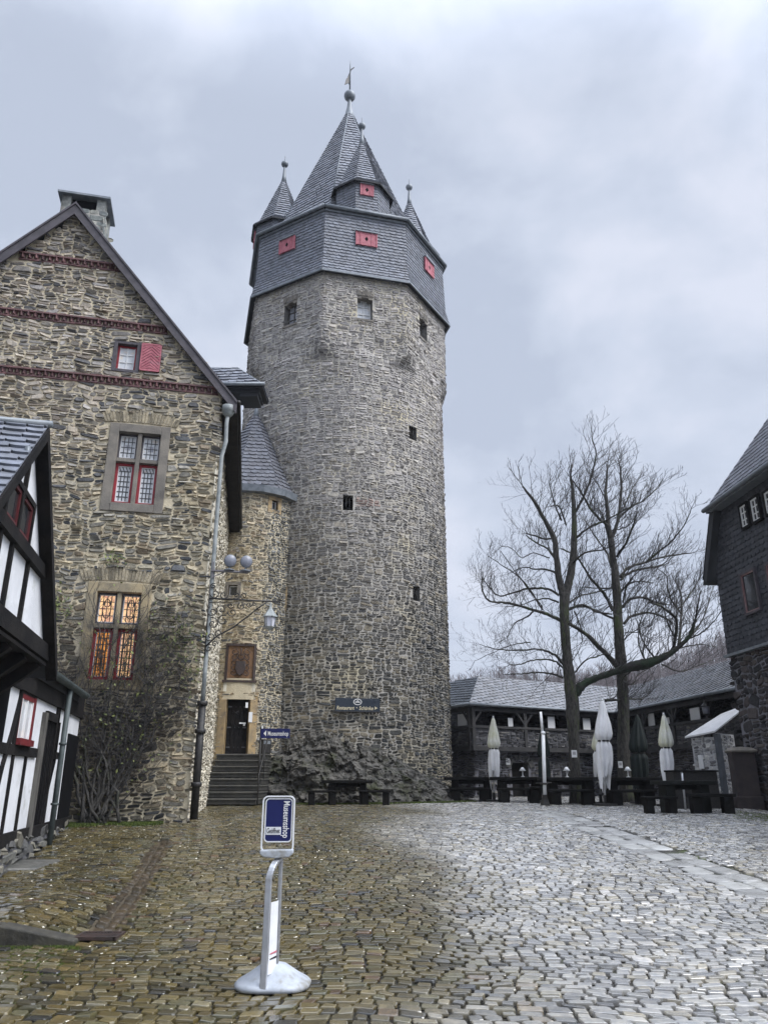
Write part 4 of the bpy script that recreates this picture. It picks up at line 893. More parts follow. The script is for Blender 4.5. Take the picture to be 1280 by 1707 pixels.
# ================================================================== TIMBER-FRAMED HOUSE
def timber_house():
    T = thing('timber_framed_house', 'white plastered house with black timber framing, slate cross-gable and red windows', 'house', (-6.2, 13, .7))
    W1 = TIM; W2 = Wall(TIM.P0 + TIM.n * .50, TIM.d)
    def h1(px, py): return W1.hit(px, py)
    m = MB(); m.wbox(W1, -12, 1.55, .2, 3.25, -.25, 0.); m.build('wall', M['plaster'], T)
    m = MB(); rubble(m, lambda u, v, d: W1.pt(u, v, d), -9, 1.6, .1, .82, .35, .16, palette([(.13, .13, .12), (.2, .19, .16), (.09, .09, .09)], (1, 1, 1)), 51, gap=.03, dome=.05, d0=.03, keep=lambda u, v: v < .78); m.wbox(W1, -12, 1.6, 0, .74, 0, .04, None, 1); m.build('plinth', [M['stone'], M['mortar_d']], T)
    # framing
    def B(name, a, b, wd, mt='timber', d=.035, W_=W1):
        m = MB(); m.wbeam(W_, W_.hit(*a), W_.hit(*b), wd, -.05, d); return m.build(name, M[mt], T)
    def post(px, py0, py1, wd, mt='timber', d=.035, W_=W1):
        u, v0 = W_.hit(px, py1); _, v1 = W_.hit(px, py0); m = MB(); m.wbox(W_, u - wd / 2, u + wd / 2, v0, v1, -.05, d); return m.build('post', M[mt], T)
    zsill = h1(60, 1386)[1]; m = MB(); m.wbox(W1, -12, 1.58, zsill - .08, zsill + .1, -.05, .05); m.build('sill_beam', M['timber'], T)
    zp = 2.95; m = MB(); m.wbox(W1, -12, 1.58, zp - .14, 3.25, -.05, .06); m.build('wall_plate', M['timber'], T)
    zr = h1(45, 1254)[1]; ud = h1(62, 1300)[0]
    m = MB(); m.wbox(W1, -12, ud - .45, zr - .07, zr + .07, -.05, .038); m.build('rail', M['timber'], T)
    uu = [h1(11, 1320)[0], h1(33, 1320)[0], h1(-28, 1300)[0]]
    for u in uu: m = MB(); m.wbox(W1, u - .045, u + .045, zsill, zr - .07, -.05, .03); m.build('post', M['timber'], T)
    # window
    a, b = h1(28, 1205)[0] - .05, h1(49, 1205)[0] + .05; c, d = zr + .07, h1(45, 1160)[1]
    m = MB(); 
    for r4 in ((a - .07, a, c, d + .06), (b, b + .07, c, d + .06), (a, b, d, d + .06)): m.wbox(W1, *r4, -.05, .04)
    w = m.build('window', M['timber'], T); m = MB(); m.wbox(W1, a, b, c, c + .09, -.02, .10); m.wbox(W1, a, a + .07, c, d, -.02, .03); m.wbox(W1, b - .07, b, c, d, -.02, .05); m.wbox(W1, a + .07, b - .07, d - .07, d, -.02, .03); m.build('casement', M['red_m'], w)
    m = MB(); m.wbox(W1, a + .07, b - .07, c + .09, d - .07, 0, .012); m.build('pane', M['glass_w'], w)
    for r4 in ((a + .07, a + .11, c + .09, d - .07), ((a + b) / 2 - .02, (a + b) / 2 + .02, c + .09, d - .07), (b - .11, b - .07, c + .09, d - .07)): m = MB(); m.wbox(W1, *r4, .012, .03); m.build('sash_bar', M['white_frame'], w)
    post(-10, 1115, 1255, .5, 'dark', .02)
    # door with weathered jamb
    j0 = h1(57, 1300)[0]; j1 = h1(78, 1300)[0]; dz = h1(75, 1200)[1]
    m = MB(); m.wbox(W1, j0 - .1, j0 + .12, zsill - .05, dz + .1, -.05, .06); m.wbox(W1, j1, j1 + .12, zsill - .05, zp, -.05, .04, None, 1); m.wbox(W1, j0 + .12, j1, dz, dz + .14, -.05, .05, None, 1); df = m.build('door_frame', [M['oldwood'], M['timber']], T)
    m = MB(); m.wbox(W1, j0 + .12, j1, zsill, dz, -.1, .008); dr = m.build('door', M['dark'], T)
    m = MB()
    for i in range(1, 4): u = j0 + .12 + (j1 - j0 - .12) * i / 4; m.wbox(W1, u - .012, u + .012, zsill, dz, .008, .022)
    m.build('door_batten', M['timber'], dr)
    for pxx in ((38, 1160, 1250), (55, 1168, 1262)): u = h1(pxx[0], 1210)[0]
    for u in (b + .28, j0 - .03): pass
    u_ = j1 + .12
    post(89, 1175, 1250, .07); post(108, 1185, 1222, .09)
    m = MB(); m.wbox(W1, u_, h1(93, 1270)[0], zr - .05, zr + .07, -.05, .036); m.build('rail', M['timber'], T)
    # thin leaning braces
    def curve(pts, wd): 
        m = MB(); P_ = [W1.hit(*q) for q in pts]
        for i in range(len(P_) - 1): m.wbeam(W1, P_[i], P_[i + 1], wd, 0, .045 + .001 * i)
        m.build('brace', M['timber'], T)
    curve([(37, 1140), (29, 1175), (16, 1225), (0, 1279), (-12, 1330)], .055); curve([(97, 1205), (88, 1270), (76, 1320), (64, 1378)], .05)
    # dark corner bay behind the pipe
    u0 = h1(103, 1300)[0]; m = MB(); m.wbox(W1, u0, 1.57, zsill - .05, h1(110, 1222)[1], -.05, .03); m.build('side_door', M['dark'], T)
    # lean-to roof and gutter
    m = MB(); ea = .11; ze = 3.20
    f = lambda u, d, z: tuple(W1.pt(u, z, d))
    slates(m, [f(-3.4, ea, ze), f(.7, ea, ze), f(.7, -2.6, ze + .55), f(-3.4, -2.6, ze + .55)], .2, .28, base=(.13, .14, .16), seed=3)
    m.hexa([f(-12, ea - .02, ze - .14), f(.66, ea - .02, ze - .14), f(.66, -2.6, ze + .3), f(-12, -2.6, ze + .3), f(-12, ea - .02, ze - .02), f(.66, ea - .02, ze - .02), f(.66, -2.6, ze + .5), f(-12, -2.6, ze + .5)], None, 1)
    m.build('lean_to_roof', SL(), T)
    g = MB(); n = 9; V = []
    for u in (-3.3, .74):
        for i in range(n): a = pi + pi * i / (n - 1); V.append(f(u, ea + .08 + .085 * cos(a), ze + .02 + .085 * sin(a)))
        for i in range(n): a = 2 * pi - pi * i / (n - 1); V.append(f(u, ea + .08 + .072 * cos(a), ze + .02 + .072 * sin(a)))
    k = 2 * n; g.add(V, [(i, (i + 1) % k, k + (i + 1) % k, k + i) for i in range(k)] + [tuple(range(k))[::-1], tuple(range(k, 2 * k))])
    for i in range(6): u = -3.1 + i * .7; g.beam(f(u, ea - .02, ze - .05), f(u, ea + .17, ze - .0), .03, .015)
    gt = g.build('gutter', M['pipe_d'], T)
    dd = ea + .05; ub = Wall(W1.P0 + W1.n * dd, W1.d).hit(85, 1388)[0]; m = MB(); m.tube([f(ub, dd, ze - .03), f(ub, dd, .55)], .048, 12)
    for z in (2.2, 1.2): m.lathe([(.06, -.02), (.068, -.018), (.068, .018), (.06, .02)], f(ub, dd, z), 12)
    m.build('downpipe', M['pipe_d'], gt)
    # jettied cross gable
    pk = W2.hit(60, 712); pu, pz = pk; fl = W2.hit(76, 1100); slp = (pz - fl[1]) / (fl[0] - pu); hw = fl[0] - pu + .02; z0 = W2.hit(54, 1075)[1]
    m = MB(); m.wquad(W2, [(pu - hw + .15, z0), (pu + hw - .15, z0), (pu + .0, pz - .1)], -3, 0.); m.build('gable_wall', M['plaster'], T)
    g2 = lambda u, d, z: tuple(W2.pt(u, z, d))
    m = MB(); ov = .13
    slates(m, [g2(pu - hw - .2, -3.4, pz - slp * (hw + .2)), g2(pu - hw - .2, ov, pz - slp * (hw + .2)), g2(pu, ov, pz + .02), g2(pu, -3.4, pz + .02)], .16, .22, base=(.16, .17, .19), seed=12, lift=.03)
    slates(m, [g2(pu + hw + .08, ov, pz - slp * (hw + .08)), g2(pu + hw + .08, -3.4, pz - slp * (hw + .08)), g2(pu, -3.4, pz + .02), g2(pu, ov, pz + .02)], .16, .22, base=(.16, .17, .19), seed=13, lift=.03)
    for s_ in (-1, 1):
        e_ = hw + (.2 if s_ < 0 else .08); A = [(pu, pz - .13), (pu + s_ * e_, pz - slp * e_ - .13), (pu + s_ * e_, pz - slp * e_ - .01), (pu, pz - .01)]
        if s_ < 0: A = A[::-1]
        m.wquad(W2, A, -3.4, ov - .02, None, 1)
    rr = m.build('gable_roof', SL(), T); 
    for s_ in (-1, 1):
        e_ = hw + (.2 if s_ < 0 else .08); m = MB(); A = [(pu, pz - .16), (pu + s_ * e_, pz - slp * e_ - .16), (pu + s_ * e_, pz - slp * e_ - .0), (pu, pz + .0)]
        if s_ < 0: A = A[::-1]
        m.wquad(W2, A, .02, ov + .02); m.build('barge_board', M['timber'], T)
    m = MB(); m.tube([g2(pu, -3.4, pz + .05), g2(pu, ov + .04, pz + .05)], .045, 8); m.tube([g2(pu - .55, .1, pz - .62), g2(pu - .57, .1, pz - .48)], .03, 6); m.build('ridge_cap', M['lead'], rr)
    zj1 = W2.hit(40, 920)[1]; 
    def ux(z): return (pz - z) / slp - .1
    for z, hh, dd in ((zj1, .14, .07), (z0 + .0, .20, .07)):
        m = MB(); x = ux(z); m.wbox(W2, pu - x, pu + x, z - hh / 2, z + hh / 2, -.05, dd); m.build('jetty_beam', M['timber'], T)
    def gp(a, b, wd): m = MB(); m.wbeam(W2, W2.hit(*a), W2.hit(*b), wd, -.03, .04); m.build('gable_post', M['timber'], T)
    for px, py in ((10, 950), (34, 1000), (-14, 950)):
        u = W2.hit(px, py)[0]; m = MB(); m.wbox(W2, u - .035, u + .035, z0 + .1, zj1 - .07, -.03, .04); m.build('gable_post', M['timber'], T)
    u = W2.hit(41, 800)[0]; m = MB(); m.wbox(W2, u - .03, u + .03, W2.hit(41, 838)[1], pz - abs(u - pu) * slp - .12, -.03, .04); m.build('gable_post', M['timber'], T)
    q = [W2.hit(17, 806), W2.hit(48, 842), W2.hit(40, 905), W2.hit(2, 862)]; a = q[0][0] - .12; b = q[1][0] + .1; c = zj1 + .09; d = W2.hit(30, 815)[1]
    m = MB(); 
    for r4 in ((a - .05, a, c, d), (b, b + .05, c, d), (a - .05, b + .05, d, d + .06), ((a + b) / 2 - .035, (a + b) / 2 + .035, c, d)): m.wbox(W2, *r4, -.05, .05)
    w = m.build('window', M['timber'], T)
    for x0, x1 in ((a, (a + b) / 2 - .035), ((a + b) / 2 + .035, b)):
        m = MB()
        for r4 in ((x0, x0 + .04, c, d), (x1 - .04, x1, c, d), (x0 + .04, x1 - .04, c, c + .05), (x0 + .04, x1 - .04, d - .04, d)): m.wbox(W2, *r4, 0, .03)
        m.build('casement', M['red_d'], w); m = MB(); m.wbox(W2, x0 + .04, x1 - .04, c + .05, d - .04, 0, .01); m.build('pane', M['glass_d'], w)
    # brackets below the jetty, underside
    m = MB(); x = ux(z0); m.wbox(W2, pu - x, pu + x, z0 - .16, z0 - .12, -.55, .05); m.build('jetty_floor', M['timber'], T)
    for i in range(6):
        u = pu - x + .25 + i * (2 * x - .5) / 5; m = MB(); m.beam(g2(u, -.50, z0 - .55), g2(u, -.02, z0 - .16), .12, .14); m.build('bracket', M['timber'], T)
timber_house()

# ================================================================== SLATE-HUNG HOUSE (right)
def slate_house():
    T = thing('slate_hung_house', 'dark slate-hung house with half-hipped roof on rubble stone base at the right', 'house', (10.7, 23.6, .8))
    w = SLH; zL = w.hit(1210, 1094)[1]; LEN = 12.; te = -.28; ue, ze = w.hit(1185, 965); ut, zt = w.hit(1201, 846)
    # stone base
    m = MB(); sheet(m, lambda u, v, d: w.pt(u, v, d), np.linspace(0, LEN, 10), np.linspace(.3, zL, 8), mi=1)
    pal = palette([(.045, .042, .045), (.07, .06, .06), (.03, .03, .034), (.09, .08, .075)], (1, 1, 1, .6))
    rubble(m, lambda u, v, d: w.pt(u, v, d), 0, LEN, .5, zL - .05, .34, .24, pal, 61, gap=.035, dome=.05, warp=.05)
    wl = Wall(w.pt(0, 0)[:2] - w.n * 9, w.n); sheet(m, lambda u, v, d: wl.pt(u, v, d), np.linspace(0, 9, 5), np.linspace(.3, zL, 5), mi=1)
    rubble(m, lambda u, v, d: wl.pt(u, v, d), 0, 9, .5, zL - .05, .34, .24, pal, 62, gap=.035, dome=.05, warp=.05)
    m.build('stone_base', [M['stone'], M['mortar_dr']], T)
    um = 6.2; ov = .32; uw, uh = .12, ut + .05
    f = lambda u, v, d=0.: tuple(w.pt(u, v, d)); rz_ = zt
    m = MB(); b = (.042, .045, .052)
    slates(m, [f(.0, zL, .08), f(2 * um, zL, .08), f(2 * um, ze, .05), f(.0, ze, .05)], .17, .24, base=b, var=.28, seed=70)
    slates(m, [f(.0, ze, .05), f(2 * um, ze, .05), f(2 * um - uh, zt - .05, .05), f(uh, zt - .05, .05)], .17, .24, base=b, var=.28, seed=71)
    wq = wl; m2 = [tuple(wl.pt(0, zL, .05)), tuple(wl.pt(9, zL, .05)), tuple(wl.pt(9, ze, .05)), tuple(wl.pt(0, ze, .05))]; slates(m, m2, .17, .24, base=b, seed=72)
    cl = m.build('slate_cladding', SL(), T)
    m = MB(); m.wbox(w, -.05, LEN, zL - .10, zL - .02, -.02, .20); m.build('drip_ledge', M['lead'], T)
    # roof: lower steep slopes and hip
    m = MB(); N_ = -9.; zr = zt + (um - ut) * 1.30; hb = 3.9
    oe = .30
    slates(m, [f(ue, ze - .1, oe), f(ut - .1, zt, oe), f(ut - .1, zt, oe - .01), f(ue, ze - .1, oe - .01)], .2, .3, base=b, seed=5) if 0 else None
    A = [f(ue, ze - .05, N_), f(ue, ze - .05, oe), f(ut - .12, zt + .02, oe), f(ut - .12, zt + .02, N_)]; 
    slates(m, A, .2, .3, base=(.14, .14, .15), seed=73)
    m.hexa([f(ue, ze - .22, N_), f(ue + .28, ze - .18, N_), f(ue + .28, ze - .18, oe), f(ue, ze - .22, oe), f(ut - .1, zt, N_), f(ut + .18, zt - .05, N_), f(ut + .18, zt - .05, oe), f(ut - .1, zt, oe)], None, 1)
    hl = f(ut - .2, zt - .02, .42); hr = f(2 * um - ut + .2, zt - .02, .42); rg = f(um, zr, -hb)
    slates(m, [hl, hr, rg], .22, .3, base=(.16, .165, .18), seed=74)
    slates(m, [f(ut - .2, zt - .02, N_), hl, rg, f(um, zr, N_)], .22, .3, base=(.15, .15, .17), seed=75)
    m.build('roof', SL(), T)
    m = MB(); m.wbox(w, ut - .2, 2 * um - ut + .2, zt - .16, zt - .04, .0, .42); m.tube([f(ut - .25, zt - .05, .47), f(2 * um, zt - .05, .47)], .075, 8, None, 1); m.build('hip_eaves', [M['lead'], M['lead']], T)
    def win(pts, red=0, bars=2, name='window'):
        q = [w.hit(*p, .1) for p in pts]; a = min(q[0][0], q[3][0]); b_ = max(q[1][0], q[2][0]); c = (q[2][1] + q[3][1]) / 2; d = (q[0][1] + q[1][1]) / 2
        m = MB(); t = .07
        for r4 in ((a - t, a, c - t, d + t), (b_, b_ + t, c - t, d + t), (a, b_, d, d + t), (a, b_, c - t, c)): m.wbox(w, *r4, .05, .16)
        W_ = m.build('window', M['timber'] if not red else M['barge'], T); m = MB(); m.wbox(w, a, b_, c, d, .06, .10); m.build('pane', M['glass_d'], W_)
        m = MB(); t = .035
        for r4 in ((a, a + t, c, d), (b_ - t, b_, c, d), (a, b_, d - t, d), (a, b_, c, c + t)): m.wbox(w, *r4, .10, .14)
        for i in range(1, bars + 1): y = c + (d - c) * i / (bars + 1); m.wbox(w, a, b_, y - .015, y + .015, .10, .13)
        if bars: m.wbox(w, (a + b_) / 2 - .015, (a + b_) / 2 + .015, c, d, .10, .13)
        m.build('casement', M['white_frame'] if not red else M['barge_w'], W_)
    win([(1235, 846), (1244, 840), (1249, 874), (1240, 880)], 0); win([(1253, 834), (1263, 828), (1268, 864), (1258, 870)], 0); win([(1276, 822), (1288, 815), (1293, 850), (1281, 857)], 0)
    win([(1236, 960), (1256, 951), (1268, 1014), (1249, 1022)], 1, 0); win([(1278, 942), (1298, 935), (1308, 996), (1290, 1004)], 1, 0)
M['mortar_dr'] = mat('pale_pointing', (.24, .24, .27), (.16, .16, .18), 3, .95, .6, 26, spec=.1)
M['barge_w'] = mat('worn_window_frame', (.30, .20, .20), (.2, .1, .1), 5, .6)
slate_house()

# ================================================================== GALLERY (covered walk)
def gallery():
    T = thing('gallery_building', 'low courtyard building with timber gallery above stone wall and grey slate roof', 'building', (8, 36, .9))
    L = np.array((3.84, 34.0)); Mm = np.array((11.5, 38.4)); Rr_ = np.array((13.0, 27.0)); K = L + np.array((-.47, .88)) * 6
    ZF, ZE, ZR = 2.86, 4.66, 6.1
    segs = [Wall(K, L - K), Wall(L, Mm - L), Wall(Mm, Rr_ - Mm)]; lens = [np.linalg.norm(L - K), np.linalg.norm(Mm - L), np.linalg.norm(Rr_ - Mm)]
    DP = 2.4
    pal = palette([(.10, .10, .105), (.06, .06, .065), (.14, .135, .13), (.04, .04, .045)], (1, 1, .7, .8))
    rfm = MB(); wm = MB(); ups = []; sky_panels = []
    # mitred offsets
    def off(i, d):   # corner points of the polyline offset outwards by d
        P_ = [K, L, Mm, Rr_]; ns = [s.n for s in segs]
        if i == 0: return K + ns[0] * d
        if i == 3: return Rr_ + ns[2] * d
        n = ns[i - 1] + ns[i]; n = n / (n @ n) * 2 if False else n / (1 + ns[i - 1] @ ns[i]); return P_[i] + n * d
    p3 = lambda i, d, z: (*off(i, d), z)
    for i, (w, ln) in enumerate(zip(segs, lens)):
        slates(rfm, [p3(i, .55, ZE), p3(i + 1, .55, ZE), p3(i + 1, -1.3, ZR), p3(i, -1.3, ZR)], .2, .26, slope=.28 if i else -.1, base=(.20, .205, .21) if i else (.07, .08, .09), seed=80 + i, lift=.035)  # left wing gets darker slates: its shade is put into the base colour
        slates(rfm, [p3(i + 1, -3.2, ZE), p3(i, -3.2, ZE), p3(i, -1.3, ZR), p3(i + 1, -1.3, ZR)], .3, .4, seed=84 + i)
        rfm.add([p3(i, .53, ZE - .05), p3(i + 1, .53, ZE - .05), p3(i + 1, -1.3, ZR - .06), p3(i, -1.3, ZR - .06)], [(3, 2, 1, 0)], None, 1)
        mp_ = lambda u, v, d, w=w: w.pt(u, v, d)
        holes = []
        if i == 1:
            q = [w.hit(x, 1290) for x in (853, 881)]; holes.append((q[0][0], q[1][0], .6, w.hit(866, 1272)[1]))
            q = [w.hit(x, 1300) for x in (765, 778)]; holes.append((q[0][0] + .1, q[1][0], .6, 2.2)) if q[0][0] > .1 else None
        sheet(wm, mp_, np.linspace(0, ln, 14), np.linspace(.3, ZF, 6), holes, mi=1)
        for h in holes: niche(wm, mp_, h, .5, 0, 2, (.08, .08, .08))
        rubble(wm, mp_, 0, ln, .6, ZF - .1, .36, .15, pal, 85 + i, gap=.035, dome=.05, warp=.04, holes=holes)
        # parapet of the gallery, jettied .35, and rear wall with openings
        wj = Wall(off(i, .35), off(i + 1, .35) - off(i, .35)); lj = np.linalg.norm(off(i + 1, .35) - off(i, .35))
        mpj = lambda u, v, d, wj=wj: wj.pt(u, v, d); up = MB()
        sheet(up, mpj, np.linspace(0, lj, 10), np.linspace(ZF + .05, ZF + .85, 4), mi=1)
        rubble(up, mpj, 0, lj, ZF + .05, ZF + .85, .34, .13, pal, 90 + i, gap=.03, dome=.035, warp=.03)
        # rear wall
        wb_ = Wall(off(i, -DP), off(i + 1, -DP) - off(i, -DP)); lb = np.linalg.norm(off(i + 1, -DP) - off(i, -DP))
        pxs = {0: [(770, 1201, 14, 23)], 1: [(851, 1206, 7, 17), (919, 1206, 10, 22), (978, 1209, 10, 23)], 2: [(1085, 1200, 8, 22), (1158, 1191, 13, 24), (1112, 1204, 5, 16)]}[i]
        hb = []
        for px, py, a_, b_ in pxs:
            u0, z0 = wb_.hit(px - a_ / 2, py + b_ / 2); u1, z1 = wb_.hit(px + a_ / 2, py - b_ / 2)
            if 0 < u0 < u1 < lb: hb.append((u0, u1, z0, z1))
        for px, py, a_, b_ in pxs:
            u0, z0 = wj.hit(px - a_ / 2, py + b_ / 2, -.12); u1, z1 = wj.hit(px + a_ / 2, py - b_ / 2, -.12)
            if 0 < u0 < u1 < lj: pm = MB(); pm.wbox(wj, u0, u1, z0, z1, -.14, -.12); sky_panels.append(pm)  # white panels added near the front in place of bright sky through openings
        sheet(up, lambda u, v, d: wb_.pt(u, v, d), np.linspace(0, lb, 12), np.linspace(ZF, ZE + .5, 5), hb, mi=1)
        rubble(up, lambda u, v, d: wb_.pt(u, v, d), 0, lb, ZF + .05, ZE + .4, .34, .14, pal, 95 + i, gap=.03, dome=.035, warp=.03, holes=hb)
        up.add([(*off(i, .35), ZF), (*off(i + 1, .35), ZF), (*off(i + 1, -DP), ZF), (*off(i, -DP), ZF)], [(0, 1, 2, 3)], None, 2)
        ups.append(up)
        # timber: jetty beam, posts, braces, top plate
        m = MB(); m.wbox(wj, 0, lj, ZF - .1, ZF + .08, .0, .10); m.wbox(wj, 0, lj, ZF + .83, ZF + .93, -.05, .09); m.wbox(wj, 0, lj, ZE - .28, ZE - .12, -.05, .08); m.build('gallery_beam', M['timber_b'], T)
        npst = max(2, int(lj / 2.3)) + 1
        for k in range(npst):
            u = .1 + (lj - .2) * k / (npst - 1); m = MB(); m.wbox(wj, u - .08, u + .08, ZF + .08, ZE - .28, -.04, .075)
            for s_ in (-1, 1):
                if 0 < u + s_ * .4 < lj: m.wbeam(wj, (u + s_ * .03, ZE - .75), (u + s_ * .42, ZE - .29), .09, -.02, .055)
            m.build('gallery_post', M['timber_b'], T)
        m = MB(); m.tube([p3(i, .60, ZE - .03), p3(i + 1, .60, ZE - .03)], .065, 8); m.build('gutter', M['lead'], T)
    rfm.build('roof', SL(), T); wm.build('ground_floor_wall', [M['stone'], M['mortar_dr'], M['dark']], T)
    for up in ups: up.build('upper_wall', [M['stone'], M['mortar_d'], M['timber']], T)
    for pm in sky_panels: pm.build('sky_panel', M['paper'], T)
    # door leaf in the arch
    w = segs[1]; q = [w.hit(x, 1290) for x in (853, 881)]; zt = w.hit(866, 1270)[1]; m = MB(); m.wbox(w, q[0][0], q[1][0], .6, zt, -.4, -.34); m.build('door', M['timber'], T)
    m = MB()
    for k in range(9): a = pi * (k + .5) / 9; cx = (q[0][0] + q[1][0]) / 2; r_ = (q[1][0] - q[0][0]) / 2 + .12; m.wbeam(w, (cx + r_ * cos(a) * .9, zt - .25 + r_ * sin(a) * .55), (cx + (r_ + .22) * cos(a), zt - .25 + (r_ + .3) * sin(a) * .6), .13, -.05, .06, (.12, .12, .12))
    m.build('door_arch', M['stone'], T)
    # small mounted lamp under the eaves of the right wing
    return segs, off
M['timber_b'] = mat('gallery_timber', (.022, .022, .024), (.045, .043, .042), 3, .75, .5, 30)
GSEG, GOFF = gallery()

def hut():
    T = thing('stone_hut', 'small pale stone hut with wet felt roof in front of the gallery', 'hut', (10, 25.6, .8))
    A = G(1163, 1318); B = P(1207, 1330, 25.3); A = P(1163, 1318, 26.2); C_ = P(1236, 1330, 26.4)
    wa = Wall(A, B[:2] - A[:2]); la = np.linalg.norm(B[:2] - A[:2]); wb_ = Wall(B, C_[:2] - B[:2]); lb = 1.6
    zl = P(1157, 1231, 26.2)[2]; zm = P(1204, 1222, 25.3)[2]; ztop = P(1231, 1200, 27.2)[2]
    pal = palette([(.42, .42, .43), (.30, .31, .33), (.54, .54, .54), (.14, .14, .15)], (1, 1, .7, .5)); m = MB()
    for w, l_, s_, zz in ((wa, la, 1, zl), (wb_, lb, 2, zm)):
        sheet(m, lambda u, v, d: w.pt(u, v, d), np.linspace(0, l_, 5), np.linspace(.4, zz, 6), mi=1)
        rubble(m, lambda u, v, d: w.pt(u, v, d), 0, l_, .6, zz - .02, .20, .15, pal, 100 + s_, gap=.026, dome=.03, warp=.02)
    m.build('wall', [M['stone'], M['mortar_hut']], T)
    m = MB(); n2 = -wa.n * 1.6
    c = [wa.pt(-.12, zl, .15), wa.pt(la + .12, zm, .15), wa.pt(la + .12, zm + .95, -1.7), wa.pt(-.12, zl + .80, -1.7)]
    m.hexa([tuple(q) for q in c] + [(q[0], q[1], q[2] + .05) for q in c]); m.build('roof', M['felt'], T)
    m = MB(); m.wbox(wa, la - .02, la + .11, .5, zm - .03, -.1, .07); m.build('corner_post', M['slate_post'], T)
    for w, l_ in ((wa, la),):
        m = MB(); u, v = w.hit(1168, 1270, .06); m.wbox(w, u - .09, u + .1, v - .22, v + .2, .05, .065); m.build('poster', M['paper'], T)
M['mortar_hut'] = mat('hut_mortar', (.55, .55, .56), (.42, .42, .44), 3, .95, .4, 26, spec=.1)
M['slate_post'] = mat('blue_grey_post', (.08, .09, .11), (.06, .07, .08), 4, .6, .3, 20)
hut()
def pillar():
    b = P(1248, 1345, 23.4); T = thing('stone_pillar', 'brown stone pillar with a flat pale capstone beside the dark house', 'pillar', (b[0], b[1], .8))
    m = MB(); zt = P(1243, 1256, 23.4)[2]; rz = R_(-8); x, y = b[0], b[1]
    m.box((x, y, (zt + .7) / 2 + .05), (.64, .5, zt - .7), rz); m.box((x, y, .95), (.72, .6, .4), rz); m.build('shaft', M['pillar'], T, bevel=.03)
    m = MB(); m.lathe([(.36, zt), (.50, zt + .03), (.52, zt + .07), (.36, zt + .15), (.05, zt + .18)], (x, y, 0), 4, None, 0, False, rz + pi / 4); m.build('capstone', M['frame'], T, bevel=.01)
pillar()

